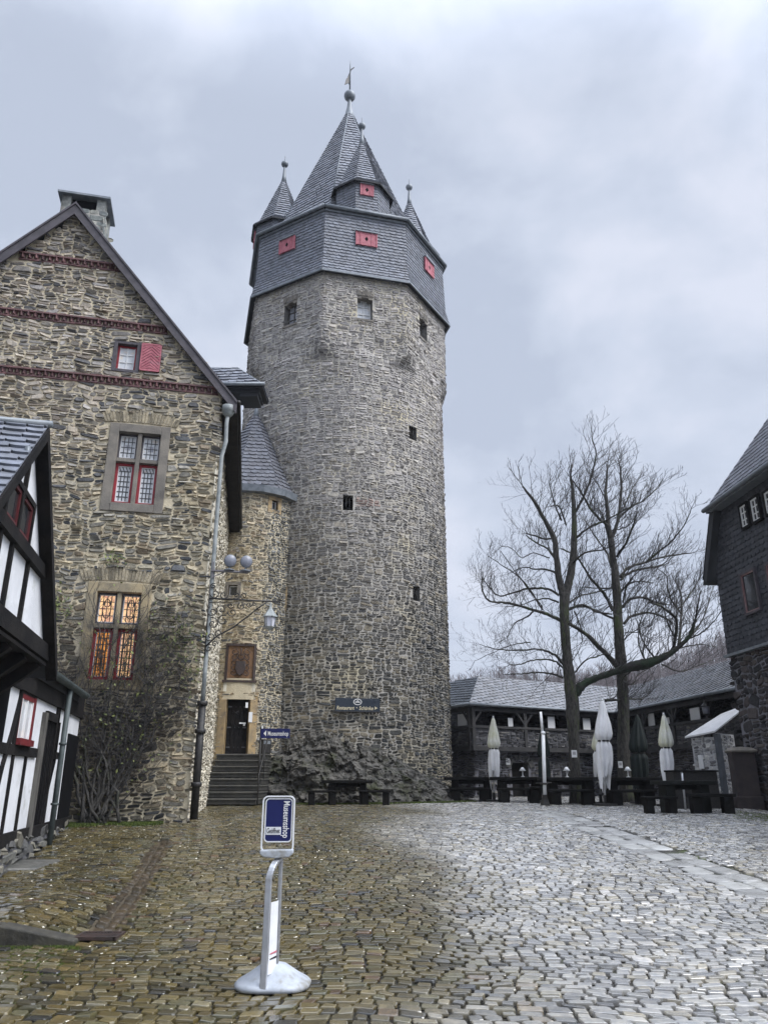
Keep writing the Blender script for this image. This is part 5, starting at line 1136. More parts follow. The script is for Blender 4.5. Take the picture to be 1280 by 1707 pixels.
# ================================================================== TREES
def cz(px, py, Y): x, y, z = ray(px, py); return Y / y       # depth along the view axis
def tree(name, label, base_px, Yb, trunk_lines, limbs, seed, moss=()):
    b = P(base_px[0], base_px[1], Yb); zb = float(gz(b[0], b[1])); r = random.Random(seed)
    T = thing(name, label, 'tree', (b[0], b[1], zb), group=None)
    zmax = P(990, 698, Yb)[2]; xtop = P(990, 698, Yb)[0]
    conv = lambda x, y: (740 + x / 2.56, 680 + y / 2.56)
    tw = MB(); main = MB(); lim = MB(); mos = MB(); allb = []
    def smooth(pts, n=5):
        out = []
        for i in range(len(pts) - 1):
            p0 = pts[max(i - 1, 0)]; p1 = pts[i]; p2 = pts[i + 1]; p3 = pts[min(i + 2, len(pts) - 1)]
            for k in range(n):
                t = k / n; out.append(tuple(.5 * (2 * p1[j] + (p2[j] - p0[j]) * t + (2 * p0[j] - 5 * p1[j] + 4 * p2[j] - p3[j]) * t * t + (3 * p1[j] - p0[j] - 3 * p2[j] + p3[j]) * t ** 3) for j in range(len(p1))))
        out.append(tuple(pts[-1])); return out
    def world(line, dy):   # line: (x, y, w) in crop units; dy: depth swing along it
        n = len(line); L = 0; P_ = []; R__ = []
        sm = smooth(line); m = len(sm)
        for i, (x, y, w) in enumerate(sm):
            px, py = conv(x, y); Y = Yb + dy * (i / (m - 1)) ** 1.2; q = Vector(P(px, py, Y)); wob = .015 if w < 16 else .01
            q += Vector((r.uniform(-wob, wob), 0, r.uniform(-wob, wob))); P_.append(q); R__.append(max(w / 2.56 / F * cz(px, py, Y) / 2 * 1.08, .007))
        return P_, R__
    for ln in trunk_lines:
        P_, R__ = world(ln, 0 if ln is trunk_lines[0] else r.uniform(-.6, .6))
        if ln is trunk_lines[0]:
            q = P_[0].copy(); q.z = zb - .1; P_ = [q, q.lerp(P_[0], .35)] + P_; R__ = [R__[0] * 1.45, R__[0] * 1.08] + R__
        R__ = [q_ * (1 + r.uniform(-.05, .06)) for q_ in R__]; main.tube(P_, R__, 14); allb.append((P_, R__, 1))
    for ln in limbs:
        big = ln[0][2] >= 30
        ln = [(x_, y_, w_ * (.8 if big else .88)) for x_, y_, w_ in ln]
        P_, R__ = world(ln, r.choice((-1, 1)) * r.uniform(.6, 2.2) if not big else -1.2)
        R__ = [q_ * (1 + r.uniform(-.12, .14)) for q_ in R__]
        (mos if big else lim).tube(P_, R__, 12 if big else 8); allb.append((P_, R__, 2))
    V = []
    def seg(a, b, r0, r1):
        for p, rad in ((a, r0), (b, r1)):
            for k in range(3): V.append((p.x + rad * cos(2.09 * k), p.y + rad * sin(2.09 * k), p.z + (rad if k == 1 else 0)))
    def grow(p, d, ln, rad, lev):
        n = max(3, int(ln / .22)); pts = [p.copy()]; d = d.normalized(); up = Vector((0, 0, 1))
        for i in range(n):
            d = (d + Vector((r.gauss(0, .13), r.gauss(0, .13), r.gauss(0, .13))) + up * .045).normalized(); q = p + d * ln / n
            if q.z > zmax - abs(q.x - xtop) * .55: break
            seg(p, q, max(rad * (1 - i / n * .75), .0055), max(rad * (1 - (i + 1) / n * .75), .005))
            if lev < 2 and r.random() < (.85 if lev == 0 else .6):
                s_ = Vector((r.gauss(0, 1), r.gauss(0, 1), r.gauss(.3, .8))); s_ = (s_ - d * s_.dot(d)).normalized()
                grow(q, d * .8 + s_ * r.uniform(.5, .95), ln * r.uniform(.28, .6) * (1 - i / n * .4), rad * .55, lev + 1)
            p = q
    for P_, R__, kind in allb:
        n = len(P_)
        for i in range(2, n):
            if kind == 1 and (P_[i].z < zb + 3.4): continue
            rad = R__[i]; k = 1.75 if rad < .06 else (1.4 if rad < .1 else .75)
            t = i / n
            if kind == 2 and R__[0] > .25 and t < .45: continue
            cnt = int(k * (P_[i] - P_[i - 1]).length / .22 + r.random())
            for _ in range(cnt):
                d = (P_[i] - P_[i - 1]).normalized(); s_ = Vector((r.gauss(0, 1), r.gauss(0, .8), r.gauss(.55, .7))); s_ = (s_ - d * s_.dot(d)).normalized()
                grow(P_[i - 1].lerp(P_[i], r.random()), d * (.75 if kind == 2 else .5) + s_ * r.uniform(.6, 1.), r.uniform(.45, 1.5) * (1.15 if rad > .03 else .8), min(rad * .45, .017), 0)
        if R__[-1] < .05:
            d = (P_[-1] - P_[-2]).normalized()
            for _ in range(3): grow(P_[-1], d + Vector((r.gauss(0, .4), r.gauss(0, .4), r.gauss(.1, .3))), r.uniform(.6, 1.3), R__[-1] * .7, 0)
    nb = len(V) // 6; base = (np.arange(nb) * 6)[:, None]; q = np.array([0, 1, 4, 3, 1, 2, 5, 4, 2, 0, 3, 5])
    tw.np_(V, np.tile(q, (nb, 1)) + base, np.full(nb * 3, 4))
    main.build('trunk', M['bark'], T)
    if lim.V: lim.build('limb', M['bark'], T)
    if mos.V: mos.build('mossy_limb', M['bark_moss'], T)
    tw.build('crown', M['twig'], T); return T
w_ = lambda pts, a, b: [(x, y, a + (b - a) * i / (len(pts) - 1)) for i, (x, y) in enumerate(pts)]
tree('bare_tree', 'leafless tree with forked trunk and a thick mossy low limb reaching right', (957, 1310), 27.8,
     [[(556, 1560, 46), (553, 1420, 42), (548, 1270, 52), (535, 1150, 44), (524, 1050, 38), (514, 900, 36), (514, 790, 42)],
      [(508, 800, 30), (492, 735, 27), (481, 650, 23), (470, 560, 21), (430, 480, 16), (385, 400, 13), (335, 335, 7)],
      [(518, 800, 34), (535, 735, 30), (551, 640, 27), (556, 540, 23), (554, 440, 18), (548, 350, 14), (540, 290, 8)]],
     [w_([(500, 910), (440, 880), (380, 862), (300, 840), (250, 830), (195, 825), (165, 780), (160, 720)], 17, 5), w_([(380, 870), (350, 895), (300, 920), (270, 980)], 8, 4),
      w_([(495, 730), (470, 700), (430, 690), (390, 688), (345, 680), (300, 695)], 11, 4), w_([(490, 800), (450, 775), (400, 770), (340, 775), (280, 795), (230, 800), (190, 760), (165, 730)], 12, 4),
      w_([(490, 830), (440, 815), (390, 820), (330, 840), (260, 850)], 8, 3), w_([(510, 1100), (480, 1060), (440, 1040), (400, 1030), (320, 1035), (230, 1030), (150, 1010)], 13, 3),
      w_([(505, 1110), (470, 1080), (420, 1075), (370, 1080), (330, 1095), (280, 1095)], 9, 4), w_([(508, 1155), (460, 1135), (400, 1130), (330, 1135), (250, 1140)], 10, 3),
      w_([(470, 555), (430, 560), (400, 550), (350, 535)], 10, 6), w_([(475, 650), (440, 600), (400, 580), (350, 545)], 9, 6), w_([(556, 560), (620, 510), (690, 480), (760, 440), (850, 395), (920, 335)], 11, 3),
      w_([(550, 460), (590, 390), (620, 320), (640, 250), (650, 190), (634, 140), (628, 90)], 12, 3), w_([(545, 665), (600, 620), (680, 605)], 10, 6), w_([(530, 862), (590, 840), (650, 870), (715, 882)], 12, 7),
      w_([(535, 830), (590, 800), (690, 780)], 9, 5), w_([(450, 640), (380, 620), (330, 640), (290, 600), (245, 590)], 5, 3), w_([(420, 860), (340, 740), (260, 680), (185, 630)], 7, 3),
      w_([(370, 1000), (300, 1010), (220, 1040), (130, 1080)], 5, 2), w_([(500, 480), (470, 400), (450, 330)], 9, 4), w_([(520, 500), (490, 420), (455, 420)], 8, 5), w_([(558, 1130), (600, 1080), (660, 1060), (700, 1050)], 8, 3),
      w_([(556, 870), (580, 930), (590, 1000)], 7, 4), w_([(240, 610), (290, 680), (350, 760), (420, 850)], 3, 6),
      [(560, 1225, 50), (580, 1195, 44), (612, 1170, 36), (660, 1150, 32), (720, 1130, 34), (800, 1105, 48), (850, 1095, 50), (900, 1080, 42), (950, 1058, 34), (1000, 1022, 22), (1050, 970, 16), (1075, 900, 10)],
      w_([(975, 1045), (990, 960), (988, 900), (930, 850), (880, 830)], 16, 8), w_([(1000, 1020), (1012, 900), (1010, 800), (985, 740)], 14, 5), w_([(955, 1055), (985, 1000), (960, 930), (940, 870)], 10, 5),
      w_([(1045, 975), (1075, 890), (1095, 780)], 11, 5), w_([(1050, 980), (1105, 900), (1148, 760)], 9, 3), w_([(900, 1070), (850, 1000), (830, 930)], 9, 4), w_([(930, 1095), (1000, 1125), (1060, 1110), (1150, 1075)], 8, 3),
      w_([(860, 1080), (830, 1000), (840, 900)], 8, 3), w_([(1010, 880), (960, 800), (950, 720), (900, 680)], 9, 3), w_([(1000, 860), (1060, 780), (1110, 690)], 8, 3), w_([(690, 1250), (760, 1245), (845, 1243)], 12, 7), w_([(810, 1115), (760, 1160), (800, 1180), (830, 1140), (900, 1095)], 7, 4),
      w_([(1040, 985), (1100, 960), (1160, 900), (1190, 850)], 6, 3), w_([(990, 1030), (1080, 1010), (1160, 1020)], 6, 3)], 5)
tree('bare_tree', 'taller leafless tree with a single straight trunk and upright topmost leader', (1041, 1305), 28.8,
     [[(768, 1560, 50), (766, 1400, 47), (765, 1280, 44), (760, 1150, 42), (752, 1050, 42), (745, 950, 38), (740, 850, 34), (735, 760, 32), (722, 650, 26), (711, 560, 24), (700, 500, 20)],
      [(702, 510, 18), (696, 430, 15), (690, 350, 11), (696, 250, 7)], [(714, 560, 16), (742, 480, 13), (752, 400, 11), (756, 330, 9), (750, 240, 6)]],
     [w_([(740, 1105), (700, 1060), (660, 1020), (600, 960), (535, 922)], 26, 14), w_([(750, 722), (790, 680), (860, 660), (940, 635), (1055, 620)], 14, 5), w_([(752, 735), (800, 700), (860, 685), (940, 670)], 11, 8),
      w_([(860, 660), (920, 610), (980, 560), (1030, 490), (1055, 430)], 10, 4), w_([(762, 850), (800, 815), (850, 810), (900, 830), (945, 840)], 13, 9), w_([(768, 920), (800, 890), (860, 875), (920, 885), (975, 920)], 13, 9),
      w_([(736, 635), (780, 570), (810, 490), (815, 465)], 11, 6), w_([(722, 865), (680, 790), (620, 720), (570, 640), (500, 600)], 16, 6), w_([(712, 680), (695, 620), (640, 540), (600, 480)], 9, 4),
      w_([(702, 505), (640, 450), (590, 370), (545, 305)], 14, 5), w_([(745, 470), (800, 420), (850, 395), (925, 325)], 9, 3), w_([(765, 830), (780, 760), (830, 740), (880, 745)], 9, 5), w_([(745, 800), (790, 740), (830, 700)], 9, 4),
      w_([(700, 540), (680, 470), (660, 430)], 8, 5), w_([(770, 960), (830, 960), (900, 1000)], 5, 3), w_([(760, 440), (800, 350), (840, 290)], 7, 3), w_([(690, 400), (660, 330), (610, 270)], 6, 3), w_([(740, 520), (790, 500), (830, 440)], 6, 3),
      w_([(720, 900), (660, 870), (600, 850), (540, 850)], 10, 6), w_([(760, 1000), (800, 960), (850, 930)], 6, 3), w_([(735, 770), (670, 770), (590, 765)], 8, 4)], 6)

# ================================================================== CLIMBING SHRUB ON THE HOUSE WALL
def climber():
    b = GAB.pt(-1.75, .8, .25); T = thing('climbing_shrub', 'dark tangled wall shrub with sparse leaves under the lower lit window', 'shrub', tuple(b))
    r = random.Random(12); V = []; st = MB(); lv = []; lc = []
    def seg(a, b, r0, r1):
        for p, rad in ((a, r0), (b, r1)):
            for k in range(3): V.append((p[0] + rad * cos(2.09 * k), p[1] + rad * sin(2.09 * k), p[2] + (rad if k == 1 else 0)))
    def leaf(p):
        s_ = r.uniform(.022, .05); a = Vector((r.gauss(0, 1), r.gauss(0, 1), r.gauss(0, 1))).normalized(); c = a.orthogonal().normalized(); p = Vector(p)
        lv.extend([tuple(p - a * s_), tuple(p + c * s_ * .55), tuple(p + a * s_), tuple(p - c * s_ * .55)])
    def grow(u, v, du, dv, ln, rad, lev, d):
        n = max(3, int(ln / .14)); p = GAB.pt(u, v, d)
        for i in range(n):
            du += r.gauss(0, .22); dv += r.gauss(0, .18) + .03; q = math.hypot(du, dv); du /= q; dv /= q; u += du * ln / n; v += dv * ln / n; d = min(max(d + r.gauss(0, .025), .07), .42)
            if u > -.15: u = -.15; du = -abs(du)
            if -2.75 < u < -1.3 and v > 5.0 and lev < 2: break
            p2 = GAB.pt(u, v, d); seg(p, p2, max(rad * (1 - i / n * .7), .003), max(rad * (1 - (i + 1) / n * .7), .003)); p = p2
            if lev < 3 and r.random() < .6: grow(u, v, du + r.gauss(0, .9), dv + r.gauss(0, .7), ln * r.uniform(.3, .6), rad * .6, lev + 1, d)
            if lev >= 1 and r.random() < .045: leaf(p2)
            if v > 5.5 + .5 * math.sin(u * 4) and lev < 3 and i > 1: break
    for i in range(15):
        u = -1.75 + r.uniform(-.45, .45); pts = [tuple(GAB.pt(u, .72, .25))]; x = u; tgt = -3.3 + 3.0 * i / 14; dd = .25
        for k in range(1, 12): t = k / 11; x = u + (tgt - u) * t ** .8 + r.gauss(0, .05); dd = .25 - .12 * t + r.uniform(-.03, .03); pts.append(tuple(GAB.pt(x, .72 + (r.uniform(2.8, 3.6)) * t, dd)))
        pts.sort(key=lambda q: q[2]); st.tube(pts, [max(.035 * (1 - k / 14), .01) for k in range(12)], 7)
        for k in range(1, 11):
            for _ in range(1 + (k % 3 == 0)): uu = (np.array(pts[k])[:2] - GAB.P0) @ GAB.d; grow(uu, pts[k][2], r.gauss((tgt - u) * .3, .8), r.uniform(.1, 1), r.uniform(.6, 1.5), .009, 1, .2)
    for uu, vv in ((-.5, 3.2), (-.6, 3.8), (-.7, 4.4), (-.35, 4.9), (-3.1, 3.6), (-3.2, 4.2), (-1.0, 4.0), (-1.6, 4.1), (-.4, 4.2), (-1.9, 4.4)):
        for _ in range(3): grow(uu, vv, r.gauss(0, 1), r.uniform(.2, 1), r.uniform(.8, 1.7), .009, 1, .18)
    for i in range(5): grow(-2.0 + r.uniform(-.2, .5), 4.3, r.gauss(.05, .25), 1, 2.0, .012, 2, .30)
    nb = len(V) // 6; base = (np.arange(nb) * 6)[:, None]; q = np.array([0, 1, 4, 3, 1, 2, 5, 4, 2, 0, 3, 5]); tw = MB(); tw.np_(V, np.tile(q, (nb, 1)) + base, np.full(nb * 3, 4))
    st.build('stem', M['bark'], T); tw.build('twigs', M['twig'], T)
    for (u, v, s_, n) in ((-.45, 4.6, .40, 110), (-3.25, 5.2, .30, 190), (-1.8, 2.9, .3, 20), (-.3, 3.9, .35, 70), (-1.5, 2.6, .5, 30), (-.8, 4.9, .5, 70), (-2.1, 6.4, .18, 60)):
        for _ in range(n): leaf(GAB.pt(u + r.gauss(0, s_ * .6), v + r.gauss(0, s_ * .6), r.uniform(.06, .25)))
    L_ = MB(); k = len(lv) // 4; h = k; L_.np_(lv, np.arange(k * 4), np.full(k, 4), None, 0); me = L_.build('leaves', [M['leaf'], M['leaf_y']], T)
    idx = np.array([1 if r.random() < .3 else 0 for _ in range(k)], 'i'); me.data.polygons.foreach_set('material_index', idx[:len(me.data.polygons)])
climber()
def moss():
    r = random.Random(4); mb = MB(); V = []
    def tuft(x, y, z, s_):
        for _ in range(3):
            a = r.uniform(0, 6.28); dx, dy = cos(a) * s_ * .25, sin(a) * s_ * .25; lx, ly = r.gauss(0, s_ * .4), r.gauss(0, s_ * .4)
            V.extend([(x - dx, y - dy, z), (x + dx, y + dy, z), (x + lx, y + ly, z + s_ * r.uniform(.5, 1.1))])
    for _ in range(9000):
        u = -r.uniform(.5, 2.8); d = abs(r.gauss(.18, .13)) * (1.0 + .4 * sin(u * 5)); p = GAB.pt(u, 0, d); tuft(p[0], p[1], float(gz(p[0], p[1])) + .0, .05)
    for _ in range(7000):
        px, py = r.uniform(-30, 120), r.gauss(0, 1); y = 1604 - px * .12 + 14 * py; p = G(px, y); tuft(p[0] + r.gauss(0, .06), p[1], float(gz(p[0], p[1])) - .015, .022)
    for _ in range(1500):
        px = r.uniform(1222, 1300); p = G(px, 1352 + abs(r.gauss(0, 7)) + (px - 1225) * .12); tuft(p[0], p[1], float(gz(p[0], p[1])) - .01, .035)
    for _ in range(5200):   # weeds at the foot of the rock
        a = R_(r.uniform(-118, -32)); rr = 6.0 + abs(r.gauss(0, .14)); x, y = TC[0] + rr * cos(a), TC[1] + rr * sin(a); tuft(x, y, float(gz(x, y)) - .01, .07)
    n = len(V) // 3; mb.np_(V, np.arange(n * 3), np.full(n, 3)); o = mb.build('moss_and_grass', M['moss']); tag(o, 'bright green moss and short grass growing along wall foot and kerb', 'moss', kind='stuff')
moss()

# ================================================================== KERBS, GRATE
M['kerb'] = mat('shaded_mossy_kerb', (.035, .033, .028), (.07, .065, .05), 5, .6, .6, 20, c3=(.04, .055, .015), c3scale=2)  # moss patches on stone whose dark base carries the front face's shade
def kerbs():
    def slab(name, label, cat, pts, z0, z1, m_, group=None, bev=.015):
        pts = [np.array(p) for p in pts]; c = np.mean(pts, 0); m = MB(); n = len(pts)
        V = [(p[0], p[1], float(gz(p[0], p[1])) * 0 + z0) for p in pts] + [(p[0], p[1], z1 if not callable(z1) else z1(p)) for p in pts]
        m.add(V, [tuple(range(n))[::-1], tuple(range(n, 2 * n))] + [(i, (i + 1) % n, n + (i + 1) % n, n + i) for i in range(n)])
        o = m.build(name, m_, loc=(c[0], c[1], z0), bevel=bev); tag(o, label, cat, group); return o
    def bb(px, py, h): q = G(px, py); return (q[0], q[1])
    # long dark kerb of the raised paving
    y0 = 8.26; m_ = M['slab_e']
    xs = [-5.9, -4.6, -3.75, -2.98]
    for i in range(3):
        a, b = xs[i], xs[i + 1] - .015; h = (.275, .27, .262)[i]; h2 = (.27, .262, .13)[i]
        zz = lambda p, a=a, b=b, h=h, h2=h2: h + (h2 - h) * (p[0] - a) / (b - a)
        slab('kerbstone', ['outermost flat kerbstone at the far left edge', 'middle flat kerbstone of the raised paving at left', 'low kerbstone nearest the drain grate at left'][i], 'kerb', [(a, y0 + .02 * i), (b, y0 + .02 * i + .02), (b, y0 + .27), (a, y0 + .27)], .02, zz, M['kerb'])
    # grate
    g = [G(128, 1556), G(130, 1574), G(205, 1569), G(200, 1552)]; cx = np.mean([q[0] for q in g]); cy = np.mean([q[1] for q in g]); z = float(gz(cx, cy))
    T = thing('drain_grate', 'small rusty drain grate at the end of the stone gutter', 'drain', (cx, cy, z)); m = MB(); wx = abs(g[2][0] - g[1][0]) / 2; wy = .14
    for s_ in (-1, 1): m.box((cx, cy + s_ * wy, z + .015), (wx * 2, .03, .03)); m.box((cx + s_ * wx, cy, z + .015), (.03, wy * 2 + .03, .031))
    m.build('grate_frame', M['rust'], T); m = MB()
    for i in range(13): m.box((cx - wx + wx * 2 * (i + .5) / 13, cy, z + .014), (.018, wy * 2 - .03, .02))
    m.build('grate_bars', M['rust'], T); m = MB(); m.box((cx, cy, z - .02), (wx * 2, wy * 2, .02)); m.build('drain_pit', M['dark'], T)
    # steps before the timber-framed house door
    a = TIM.pt(-2.2, 0, .25)
    for k, (px0, px1, py, lab) in enumerate(((-60, 62, 1462, 'lower worn stone step slab at the left edge of the yard'), (-60, 16, 1440, 'upper mossy stone block on the step at the left edge'))):
        q0 = G(px0, py); q1 = G(px1, py - (12 if k == 0 else 0)); zt = float(gz(q1[0], q1[1])) + (.07 if k == 0 else .20); y1 = q1[1] + (.75 if k == 0 else .5)
        m = MB(); m.hexa([(q0[0], q0[1], 0), (q1[0], q1[1], 0), (q1[0] + .02, y1, 0), (q0[0], y1 - .1, 0), (q0[0], q0[1], zt), (q1[0], q1[1], zt - .05 * (k == 0)), (q1[0] + .02, y1, zt), (q0[0], y1 - .1, zt)])
        o = m.build('step_slab', M['rock_s'] if k else M['slab_e'], loc=(q1[0], q1[1], 0), bevel=.02); tag(o, lab, 'step')
M['rock_s'] = mat('mossy_block', (.10, .10, .085), (.16, .15, .12), 3, .8, .8, 14, c3=(.08, .11, .03), c3scale=2)
kerbs()

# ================================================================== PAVEMENT SIGN
def pavement_sign():
    b = G(452, 1652); bx, by, bz = b[0], b[1] + .10, b[2]; T = thing('pavement_sign', 'free-standing museum shop sign with blue panel on a silver post and grey base', 'sign', (bx, by, bz))
    zc = cz(452, 1500, by); s = zc / F
    m = MB(); n = 40; V = []; H = .085
    prof = [(1.0, 0), (1.02, .025), (.95, .045), (.70, .085), (.34, .155), (.09, .175)]
    f = lambda a, z: 1 / (abs(cos(a)) ** 2.6 + abs(sin(a)) ** 2.6 * 1.15) ** (1 / 2.6) * (1 - .10 * sin(a) ** 2)
    m.lathe([(.30 * p, z) for p, z in prof], (bx, by, bz + .01), 48, None, 0, True, 0, f); m.build('base', M['plastic'], T)
    ztop = P(462, 1432, by)[2]; x0 = -.0
    rz = R_(-8); ca, sa = cos(rz), sin(rz); q = lambda x, y, z: (bx + x * ca - y * sa, by + x * sa + y * ca, z)
    m = MB()   # bent flat post loop, leaning frame
    pts = [q(-.012, -.245, bz + .01), q(-.018, -.20, ztop - .16)]
    for t in np.linspace(0, 1, 9): a_ = t * pi / 2; pts.append(q(-.018 + .045 * t, -.20 + .14 * (1 - cos(a_)), ztop - .13 + .13 * sin(a_)))
    m.sweep(pts, .052, .030, (ca, sa, 0))
    m.build('front_post', M['alu'], T, bevel=.006)
    m = MB(); m.beam(q(.03, -.02, bz + .1), q(.035, -.04, ztop), .03, .05, up=(0, 1, 0)); m.build('rear_post', M['alu'], T, bevel=.005)
    zl0 = P(455, 1617, by)[2]; zl1 = P(455, 1500, by)[2]; wv = Wall(q(.0, -.20, 0), (ca * .25 + .0, sa + .95)); m = MB(); m.hexa([q(-.0, -.195, zl0), q(.028, -.06, zl0), q(.034, -.06, zl0), q(.006, -.195, zl0), q(.0, -.18, zl1), q(.028, -.06, zl1), q(.034, -.06, zl1), q(.006, -.18, zl1)]); lf = m.build('leaflet_panel', M['white'], T)
    m = MB(); 
    for i, (zz, c_) in enumerate(((.225, 0), (.262, 1))): m.hexa([q(.010, -.17, bz + zz), q(.036, -.065, bz + zz), q(.038, -.065, bz + zz), q(.012, -.17, bz + zz), q(.010, -.17, bz + zz + .009), q(.036, -.065, bz + zz + .015), q(.038, -.065, bz + zz + .009), q(.012, -.17, bz + zz + .009)], None, c_)
    m.build('sticker', [M['iron'], M['shutter']], lf)
    # panel: frame, blue face, tray
    p0 = P(434, 1425, by - .08); w = Wall((p0[0], by - .08), (cos(R_(2)), sin(R_(2)))); tl = w.hit(434, 1327); br = w.hit(488, 1408); tray = w.hit(434, 1426); tt = w.hit(434, 1402)
    W_ = w.hit(489, 1420)[0]; z1 = tl[1]; z0 = tray[1]; rr = .045; k = 6
    def rrect(x0, x1, y0, y1, r_):
        o = []
        for cx, cy, a0 in ((x1 - r_, y1 - r_, 0), (x0 + r_, y1 - r_, pi / 2), (x0 + r_, y0 + r_, pi), (x1 - r_, y0 + r_, 1.5 * pi)):
            for i in range(k + 1): a = a0 + pi / 2 * i / k; o.append((cx + r_ * cos(a), cy + r_ * sin(a)))
        return o
    def ringf(m, o, i, d0, d1, mi=0):
        n = len(o); V = [tuple(w.pt(*p, d1)) for p in o] + [tuple(w.pt(*p, d1)) for p in i] + [tuple(w.pt(*p, d0)) for p in o] + [tuple(w.pt(*p, d0)) for p in i]
        Fs = []
        for a in range(n): b_ = (a + 1) % n; Fs += [(a, b_, n + b_, n + a), (2 * n + b_, 2 * n + a, 3 * n + a, 3 * n + b_), (a, 2 * n + a, 2 * n + b_, b_), (n + a, n + b_, 3 * n + b_, 3 * n + a)]
        m.add(V, Fs, None, mi)
    m = MB(); ringf(m, rrect(0, W_, z0 + .02, z1, rr), rrect(.011, W_ - .011, z0 + .031, z1 - .011, rr - .011), -.018, .018); m.build('frame', M['white'], T)
    ib = w.hit(440, 1404)[1]; m = MB(); o = rrect(.026, W_ - .02, ib, z1 - .022, .03); m.wquad(w, o, -.006, .006)
    pn = m.build('blue_panel', M['blue'], T); m = MB(); ringf(m, rrect(.024, W_ - .018, ib - .003, z1 - .020, .032), rrect(.033, W_ - .027, ib + .006, z1 - .029, .025), .0, .010); m.build('panel_border', M['white'], pn)
    m = MB(); L_ = z1 - ib; m.text('Museumsshop', .076, w, W_ - .094, z1 - .044, .008, 0, rot=-pi / 2, bold=.0006, ext=.001, fit=L_ - .075); m.build('lettering', M['letter'], pn)
    y_ = w.hit(440, 1392)[1]; y2 = w.hit(440, 1379)[1]; m = MB(); m.wbox(w, .038, W_ * .60, y_, y2, .006, .009); m.text('Geöffnet', (y2 - y_) * .95, w, .046, y_ + (y2 - y_) * .2, .0105, 1, ext=.0008, fit=W_ * .60 - .055, bold=.0004); m.build('opening_label', [M['white'], M['iron']], pn)
    m = MB(); m.wquad(w, [(0, z0 + .012), (.03, z0 - .012), (W_ * .5, z0 - .022), (W_ - .03, z0 - .012), (W_, z0 + .016), (W_, z0 + .045), (0, z0 + .04)], -.05, .06); m.build('tray', M['plastic'], T, bevel=.008)
pavement_sign()

